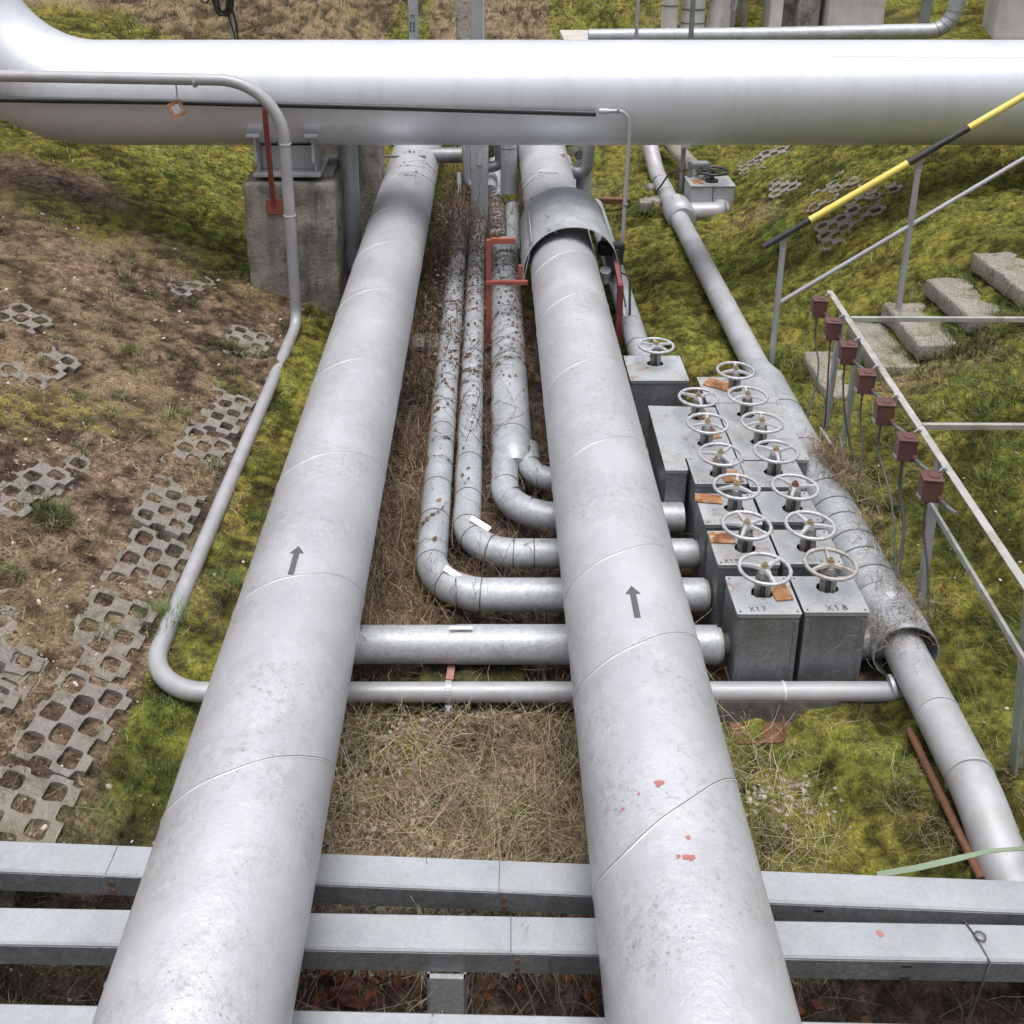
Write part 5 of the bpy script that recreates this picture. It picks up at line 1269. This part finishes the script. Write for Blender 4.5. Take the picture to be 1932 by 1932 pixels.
for q in range(16):
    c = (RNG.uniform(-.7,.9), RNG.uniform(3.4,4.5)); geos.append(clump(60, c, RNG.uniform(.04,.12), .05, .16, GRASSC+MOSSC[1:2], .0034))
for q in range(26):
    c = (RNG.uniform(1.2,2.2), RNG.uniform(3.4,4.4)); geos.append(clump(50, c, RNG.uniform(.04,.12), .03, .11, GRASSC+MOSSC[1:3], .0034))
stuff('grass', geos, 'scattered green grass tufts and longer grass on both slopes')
# dry straw
geos = []
FLAT = (1.30,.14); FB = (.12,.30)
def lift(P, lo, hi): return P + np.array([0,0,1.])*RNG.uniform(lo, hi, len(P))[:,None]
P = lift(keep(scatter(17000, -4.8, -1.75, 3.0, 10.5, lambda x,y: sstep(.38,.62,fbm(x*1.6+2,y*1.6,71))*.85+.10)), 0, .012); geos.append(blades('', P, STRAWC+STRAWC+DRYC+MOSSC[3:4], .03, .12, .0036, FLAT, FB, .25, 2, None, .2))
P = lift(keep(scatter(6200, -1.05, 1.4, 3.25, 4.6, lambda x,y: .2+.8*sstep(.42,.55,fbm(x*1.8,y*1.8,72)))), 0, .05); geos.append(blades('', P, STRAWC, .10, .36, .0038, FLAT, FB, .3, 4, None, .2))
for (u, v, n) in ((1040,1350,150),(1060,1430,180),(900,1440,120),(830,1520,140),(1010,1560,220),(930,1590,160),(1070,1580,160),(720,1560,120)):
    c = G(u, v); geos.append(clump(n, c, .09, .12, .34, STRAWC, .0034, (.9,.35), (.9,.4)))
P = lift(scatter(3000, -.72, 1.2, 4.8, 13, None), 0, .06); geos.append(blades('', P, STRAWC+DRYC, .10, .34, .0045, (1.1,.35), (.4,.5), .3, 4, None, .25))
for q in range(46):
    c = (RNG.uniform(-.78,-.42), RNG.uniform(4.9,10)); geos.append(clump(40, c, .07, .12, .36, STRAWC[:2]+DRYC[:3], .0042, (.7,.35), (1.1,.5)))
P = lift(scatter(1600, -.80, -.36, 4.9, 10, None), 0, .08); geos.append(blades('', P, STRAWC+DRYC[:3], .10, .36, .0045, (.85,.4), (.8,.5), .3, 5, None, .25))
P = keep(scatter(2600, .95, 2.3, 3.2, 4.5, lambda x,y: sstep(.45,.6,fbm(x*2.2,y*2.2,74)))); geos.append(blades('', P, STRAWC, .06, .2, .0032, FLAT, FB, .3, 3, None, .2))
P = lift(scatter(3000, -2.4, 2.4, 2.3, 3.3, None), 0, .06); geos.append(blades('', P, STRAWC+DRYC, .06, .28, .0032, (1.15,.25), (.2,.4), .3, 4, None, .25))
P = keep(scatter(9000, 1.9, 4.5, 3.6, 10, lambda x,y: sstep(.46,.58,fbm(x*1.7,y*1.7,75)))); geos.append(blades('', P, STRAWC, .04, .13, .0032, FLAT, FB, .3, 3, None, .2))
P = scatter(80000, -13, 9, 15.5, 25, lambda x,y: sstep(15.5,18,y+3*(fbm(x*.6,y*.6,76)-.5))*.9*((x < 1.6)|(y > 20.6)), False); geos.append(blades('', P, STRAWC+DRYC[:2]+MOSSC[3:], .06, .18, .0055, (.9,.3), (.6,.4), .3, 2))
P = scatter(9000, -9, -2.0, 10.3, 16, lambda x,y: sstep(.45,.6,fbm(x*.9,y*.9,79))*.6, False); geos.append(blades('', P, STRAWC+MOSSC[3:], .04, .12, .004, (1.0,.3), (.5,.4), .3, 2))
for (u, v, n) in ((1562,855,420),(1580,880,420),(1602,905,320),(1640,975,120),(1655,1185,260),(1665,1030,160),(1690,1105,160),(1712,1160,120)):
    c = W(u, v, z=.33); Pn_ = np.array(c)+RNG.normal(0,1,(n,3))*np.array([.07,.12,.02]); geos.append(blades('', Pn_, STRAWC+DRYC, .05, .16, .0036, (1.35,.3), (.5,.5), .3, 4, None, .3))
stuff('dry_grass', geos, 'bleached dry grass and straw lying on the slopes and between the pipes')
# dark twig thicket between the left main and the branch pipes
geos = []
TWC = [(.15,.10,.062),(.10,.066,.043),(.21,.15,.10),(.065,.045,.032),(.28,.21,.14)]
n = 3000; y = 8.0+5.8*RNG.uniform(0,1,n)**.8; x = np.clip(RNG.normal(-.50, .11, n), -.74, -.30); Pt = np.stack([x, y, H(x,y)+RNG.uniform(0,.26,n)], 1)
geos.append(strand_geo(Pt, RNG.uniform(0,2*PI,n), np.abs(RNG.normal(.85,.45,n)), RNG.uniform(.12,.40,n), np.full(n,.0085), RNG.normal(.8,.7,n), colmix(n, TWC, .3), 6, 1.0, .28))
n = 1900; y = 11.2+2.9*RNG.uniform(0,1,n); x = RNG.normal(-.34, .14, n); Pt = np.stack([x, y, RNG.uniform(.05,.42,n)], 1)
geos.append(strand_geo(Pt, RNG.uniform(0,2*PI,n), np.abs(RNG.normal(1.1,.5,n)), RNG.uniform(.12,.42,n), np.full(n,.0085), RNG.normal(.7,.8,n), colmix(n, TWC, .3), 6, 1.0, .3))
n = 700; y = RNG.uniform(9.6, 13.2, n); x = RNG.uniform(-.25, .42, n); Pt = np.stack([x, y, RNG.uniform(.1,.30,n)], 1)
geos.append(strand_geo(Pt, RNG.uniform(0,2*PI,n), np.abs(RNG.normal(1.3,.35,n)), RNG.uniform(.1,.35,n), np.full(n,.006), RNG.normal(.5,.8,n), colmix(n, TWC, .3), 6, 1.0, .3))
n = 700; y = RNG.uniform(4.9, 8.8, n); x = RNG.uniform(-.75, .9, n); k = ~((np.abs(x+.375)<.1)|(np.abs(x+.155)<.09)); x=x[k]; y=y[k]; n=len(x); Pt = np.stack([x, y, H(x,y)], 1)
geos.append(strand_geo(Pt, RNG.uniform(0,2*PI,n), np.abs(RNG.normal(.6,.4,n)), RNG.uniform(.15,.45,n), np.full(n,.0045), RNG.normal(.7,.6,n), colmix(n, TWC, .3), 6, 1.0, .22))
n = 1500; y = 8.2+5.6*RNG.uniform(0,1,n); x = np.clip(RNG.normal(-.42,.15,n), -.74, .1); Pl = np.stack([x, y, RNG.uniform(.0,.42,n)], 1)
geos.append(leaf_geo(Pl, RNG.uniform(.02,.05,n), colmix(n, TWC, .3)))
stuff('bramble_thicket', geos, 'tangled dark brown bramble twigs between the left big pipe and the branch pipes', 'twig')
# leaf litter
geos = []
def leaves_at(P, s0, s1, cols): n = len(P); return leaf_geo(P+np.array([0,0,.012]), RNG.uniform(s0, s1, n), colmix(n, cols, .3), np.tile(np.array([[0,0,1.]]),(n,1)))
P = scatter(420, -1.2, 1.6, 2.3, 3.4); geos.append(leaves_at(P, .03, .08, [(.24,.08,.035),(.14,.06,.03),(.15,.095,.055),(.10,.07,.045)]))
Pq = np.array(W(655,1855,z=-.2))+RNG.normal(0,1,(70,3))*np.array([.12,.1,.03]); geos.append(leaves_at(Pq, .04, .09, [(.20,.055,.025),(.11,.04,.02),(.08,.045,.03)]))
P = scatter(3600, -.8, 1.2, 3.3, 13); geos.append(leaves_at(P, .02, .055, [(.12,.07,.04),(.20,.13,.08),(.07,.045,.03)]))
P = scatter(500, -4.2, -1.9, 3.0, 9); geos.append(leaves_at(P, .015, .04, [(.16,.10,.06),(.25,.19,.12)]))
stuff('leaf_litter', geos, 'fallen brown and orange leaves on the ground', 'twig')
# stones
geos = []
P = scatter(6000, -1.05, 1.2, 3.25, 4.75, lambda x,y: .12+.88*sstep(.60,.40,fbm(x*1.1+1.5,y*1.1,83)-.12*(x<-.1))); n=len(P); geos.append(stone_geo(P+np.array([0,0,.004]), RNG.uniform(.007,.019,n)*RNG.choice([.7,1,1.7],n,p=[.45,.45,.1]), colmix(n, [(.32,.295,.25),(.42,.39,.34),(.20,.175,.14),(.34,.27,.2),(.13,.11,.085)], .25), .30, False, .38))
P = keep(scatter(700, 1.0, 1.75, 3.7, 4.35, lambda x,y: np.exp(-((x-1.42)/.22)**2-((y-4.06)/.12)**2))); n=len(P); geos.append(stone_geo(P, RNG.uniform(.008,.02,n), colmix(n, [(.36,.33,.29),(.26,.23,.19)], .2), .5))
stuff('gravel', geos, 'grey crushed stone gravel between the two big pipes', 'pebble')
geos = []
P = keep(scatter(2600, -4.8, -1.3, 3.0, 10.5, lambda x,y: .2+.8*sstep(-1.7,-2.3,x))); n=len(P); geos.append(stone_geo(P+np.array([0,0,.002]), RNG.uniform(.004,.010,n)*RNG.choice([.7,1,2.4],n,p=[.45,.42,.13]), colmix(n, [(.55,.50,.43),(.42,.36,.29),(.62,.58,.52),(.30,.22,.16)], .15), .65, False, .18))
P = keep(scatter(9000, -4.8, -1.4, 3.0, 8.5, lambda x,y: sstep(-1.7,-2.1,x)*.8)); n=len(P); geos.append(stone_geo(P, RNG.uniform(.004,.014,n), colmix(n, [(.10,.065,.043),(.15,.10,.07),(.075,.05,.033)], .2), .7))
P = keep(scatter(120, 2.2, 4.5, 3.4, 9)); n=len(P); geos.append(stone_geo(P+np.array([0,0,.008]), RNG.uniform(.006,.014,n), colmix(n, [(.6,.56,.5),(.4,.35,.28)], .2), .7, False, .18))
stuff('pebbles', geos, 'small pale pebbles and brown soil crumbs scattered over the left slope', 'pebble')

# vines on the branch pipes: each a plant with stems and leaves
def vine(label, X, zc, r, y0, y1, n_str, seed, wrap=(-1.2,1.3), leafn=70, dens=1.0):
    rnd = random.Random(seed)
    t = thing('bramble_vine', label, 'vine', (X, y0, zc-r), 'dry brambles climbing over the branch pipes')
    mb = MB(); lp = []; ln = []
    ms = [cylp(X, zc, r+.006, -1.25+.2*math.sin(q*1.7+seed), y0-.3+(y1-y0+.6)*q/40) for q in range(41)]; mb.tube(ms, .0035, 5, False)
    for k in range(n_str):
        y = y0+(y1-y0)*rnd.random()**dens; ph = rnd.choice((-1,1))*rnd.uniform(.9,1.7); s = -1 if ph > 0 else 1; dy = rnd.uniform(-.5,.5)
        P = []; off = .006
        steps = rnd.randint(6, 13)
        for j in range(steps):
            P.append(cylp(X, zc, r+off+.022*rnd.random()**2, ph, y)); ph += s*rnd.uniform(.14,.34); y += dy*rnd.uniform(.02,.14)+rnd.uniform(-.015,.015)
            if rnd.random() < .42 and abs(ph) < 1.35: lp.append(cylp(X, zc, r+.016, ph, y)); ln.append((math.sin(ph),0,math.cos(ph)))
        mb.tube(P, [.0026*(1-.6*j/steps) for j in range(steps)], 5, False)
    mb.build('stem', 'vine_stem', t)['kind'] = 'stuff'
    for k in range(leafn):
        ph = rnd.uniform(-1.1,1.1); y = y0+(y1-y0)*rnd.random()**dens; lp.append(cylp(X, zc, r+.012, ph, y)); ln.append((math.sin(ph),0,math.cos(ph)))
    lp = np.array(lp)-np.array(t.location); n = len(lp)
    lv = leaf_geo(lp, RNG.uniform(.018,.058,n), colmix(n, [(.11,.062,.04),(.16,.095,.058),(.22,.14,.085),(.07,.044,.03)], .3), np.array(ln))
    np_mesh('leaf_cluster', lv[0], [lv[1]], lv[2], 'twig', t)['kind'] = 'stuff'
mk('vine_stem', (.105,.066,.045), (.18,.12,.082), 20, .8, 0, 0)
vine('dry bramble vine on the outermost elbow branch pipe', -.375, .10, .100, 5.7, 12.5, 34, 1, leafn=100, dens=.65)
vine('dry bramble vine on the middle elbow branch pipe', -.155, .10, .094, 6.1, 12.5, 38, 2, leafn=140, dens=.6)
vine('dry bramble vine on the widest, forked branch pipe', X3, .11, .155, 6.9, 11.4, 32, 3, leafn=120, dens=.5)
vine('dense dark bramble vine on the two far pipes beyond the red frame', X3-.08, .10, .098, 11.2, 13.6, 70, 4, leafn=260)
vine('thin withered vine draped over the top of the left big pipe near the overhead pipe', ML+.05, MZ, MR, 11.3, 12.9, 7, 5, leafn=26)
vine('few withered tendrils on the right big pipe behind the hood', MRX-.05, MZ, MR, 10.9, 11.9, 5, 6, leafn=14)
# horizontal elbows get a few straggling twigs too
def twigs(name, label, base, n, L, seed, spread=.12, up=(.2,.8), col='vine_stem', rad=.0032, group=None, lean=None):
    rnd = random.Random(seed); t = thing(name, label, 'shrub', base, group); mb = MB()
    for k in range(n):
        p = Vector(base)+Vector((rnd.uniform(-spread,spread), rnd.uniform(-spread,spread)*.6, 0)); a = rnd.uniform(0,2*PI); tl = rnd.uniform(*up)
        d = Vector((math.sin(tl)*math.cos(a), math.sin(tl)*math.sin(a), math.cos(tl)))
        if lean: d = (d+Vector(lean)).normalized()
        P = [p]; ll = L*rnd.uniform(.5,1); m = 9
        for j in range(m):
            d = (d+Vector((rnd.uniform(-.2,.2), rnd.uniform(-.2,.2), rnd.uniform(-.22,.08)))).normalized(); P.append(P[-1]+d*ll/m)
            if j > 2 and rnd.random() < .5:
                e = (d+Vector((rnd.uniform(-.9,.9), rnd.uniform(-.9,.9), rnd.uniform(-.3,.5)))).normalized(); q = P[-1]; B2 = [q]
                for i in range(4): e = (e+Vector((rnd.uniform(-.25,.25),)*3)).normalized(); B2.append(B2[-1]+e*ll*.06)
                mb.tube(B2, [rad*.55, rad*.45, rad*.35, rad*.25, rad*.12], 5, False)
        mb.tube(P, [rad*(1-.75*j/m) for j in range(m+1)], 6, False)
    mb.build('twigs', col, t); return t
mk('pale_twig', (.22,.17,.13), (.34,.28,.22), 20, .8, 0, 0)
twigs('bare_shrub', 'bare dark twigs growing up over the straight branch pipe beside the left big pipe', W(725,1270,z=-.1), 9, .55, 3, .06, (.1,.5))
twigs('bare_shrub', 'bare twigs hanging over the middle of the two far beams', W(800,1690,z=.02), 5, .6, 4, .1, (.3,.9), lean=(.2,.1,.1))
twigs('bare_shrub', 'tangle of bare twigs under the beams by the left big pipe', W(640,1890,z=-.25), 14, .65, 5, .2, (.3,1.1), 'pale_twig', .003)
twigs('bare_shrub', 'tangle of pale bare twigs under the beams by the right big pipe', W(960,1890,z=-.25), 20, .65, 6, .28, (.3,1.2), 'pale_twig', .0032)
twigs('bare_shrub', 'one long pale twig standing in front of the beam leg', W(850,1935,z=-.1), 2, .5, 8, .02, (.1,.3), 'pale_twig', .004)
twigs('bare_shrub', 'twigs sprouting around the outermost elbow', W(830,1150,z=-.05), 30, .5, 9, .28, (.2,.9))
twigs('bare_shrub', 'twigs sprouting between the outer and the middle elbow', W(960,1075,z=-.05), 30, .5, 10, .25, (.2,.9))
twigs('bare_shrub', 'twigs sprouting inside the forked elbows', W(975,950,z=-.05), 26, .45, 12, .22, (.2,.9))

twigs('bare_shrub', 'brown brambles arching over the two narrow branch pipes halfway up', Vector((-.24,7.2,.02)), 26, .8, 21, .22, (.5,1.2), lean=(0,.5,0))
twigs('bare_shrub', 'brown brambles arching over the branch pipes in front of the red frame', Vector((-.22,8.7,.02)), 34, .8, 22, .25, (.5,1.2), lean=(0,.5,0))
twigs('bare_shrub', 'brown brambles arching over the widest branch pipe beyond its fork', Vector((.12,7.2,.05)), 24, .7, 23, .24, (.5,1.2), lean=(0,.4,0))

# ------------------------------------------------------------------ light, world, camera
SUN_EL, SUN_AZ = R(82), R(170)        # azimuth measured from +Y towards +X
w = bpy.data.worlds.new('World'); scene.world = w; w.use_nodes = True
nt = w.node_tree; nt.nodes.clear()
sky = nt.nodes.new('ShaderNodeTexSky'); sky.sky_type = 'NISHITA'; sky.sun_disc = False
sky.sun_elevation = SUN_EL; sky.sun_rotation = SUN_AZ; sky.air_density = 1.0; sky.dust_density = 6.0; sky.ozone_density = 1.0
hs = nt.nodes.new('ShaderNodeHueSaturation'); hs.inputs['Saturation'].default_value = .34
bgd = nt.nodes.new('ShaderNodeBackground'); bgd.inputs['Strength'].default_value = .15
ow = nt.nodes.new('ShaderNodeOutputWorld')
# an overcast dome is about three times as bright overhead as at the horizon
tcw = nt.nodes.new('ShaderNodeTexCoord'); sx3 = nt.nodes.new('ShaderNodeSeparateXYZ'); nt.links.new(tcw.outputs['Generated'], sx3.inputs[0])
mr3 = nt.nodes.new('ShaderNodeMapRange'); mr3.inputs['From Min'].default_value = 0; mr3.inputs['From Max'].default_value = 1; mr3.inputs['To Min'].default_value = .28; mr3.inputs['To Max'].default_value = 1.6
nt.links.new(sx3.outputs['Z'], mr3.inputs['Value'])
mlt = nt.nodes.new('ShaderNodeVectorMath'); mlt.operation = 'SCALE'; nt.links.new(hs.outputs[0], mlt.inputs[0]); nt.links.new(mr3.outputs[0], mlt.inputs['Scale'])
nt.links.new(sky.outputs[0], hs.inputs['Color']); nt.links.new(mlt.outputs[0], bgd.inputs[0]); nt.links.new(bgd.outputs[0], ow.inputs[0])
sd = bpy.data.lights.new('Sun', 'SUN'); sd.energy = 1.0; sd.angle = R(42); sd.color = (1, .99, .975)
so = bpy.data.objects.new('Sun', sd); C.objects.link(so)
sv = Vector((math.sin(SUN_AZ)*math.cos(SUN_EL), math.cos(SUN_AZ)*math.cos(SUN_EL), math.sin(SUN_EL)))
so.rotation_euler = (-sv).to_track_quat('-Z', 'Y').to_euler(); so.location = sv*30
cd = bpy.data.cameras.new('Camera'); cam = bpy.data.objects.new('Camera', cd); C.objects.link(cam)
cam.location = (0, 0, CAMZ); cam.rotation_euler = (R(70), 0, 0)
cd.sensor_width = 36; cd.sensor_fit = 'HORIZONTAL'; cd.lens = 36*FPX/1932
cd.shift_x = (966-PU)/1932; cd.shift_y = -(966-PV)/1932
cd.clip_start = .05; cd.clip_end = 600
scene.camera = cam
scene.view_settings.view_transform = 'Standard'; scene.view_settings.look = 'None'; scene.view_settings.exposure = 0; scene.view_settings.gamma = 1
scene.render.engine = 'CYCLES'
scene.cycles.max_bounces = 4; scene.cycles.diffuse_bounces = 2; scene.cycles.glossy_bounces = 2
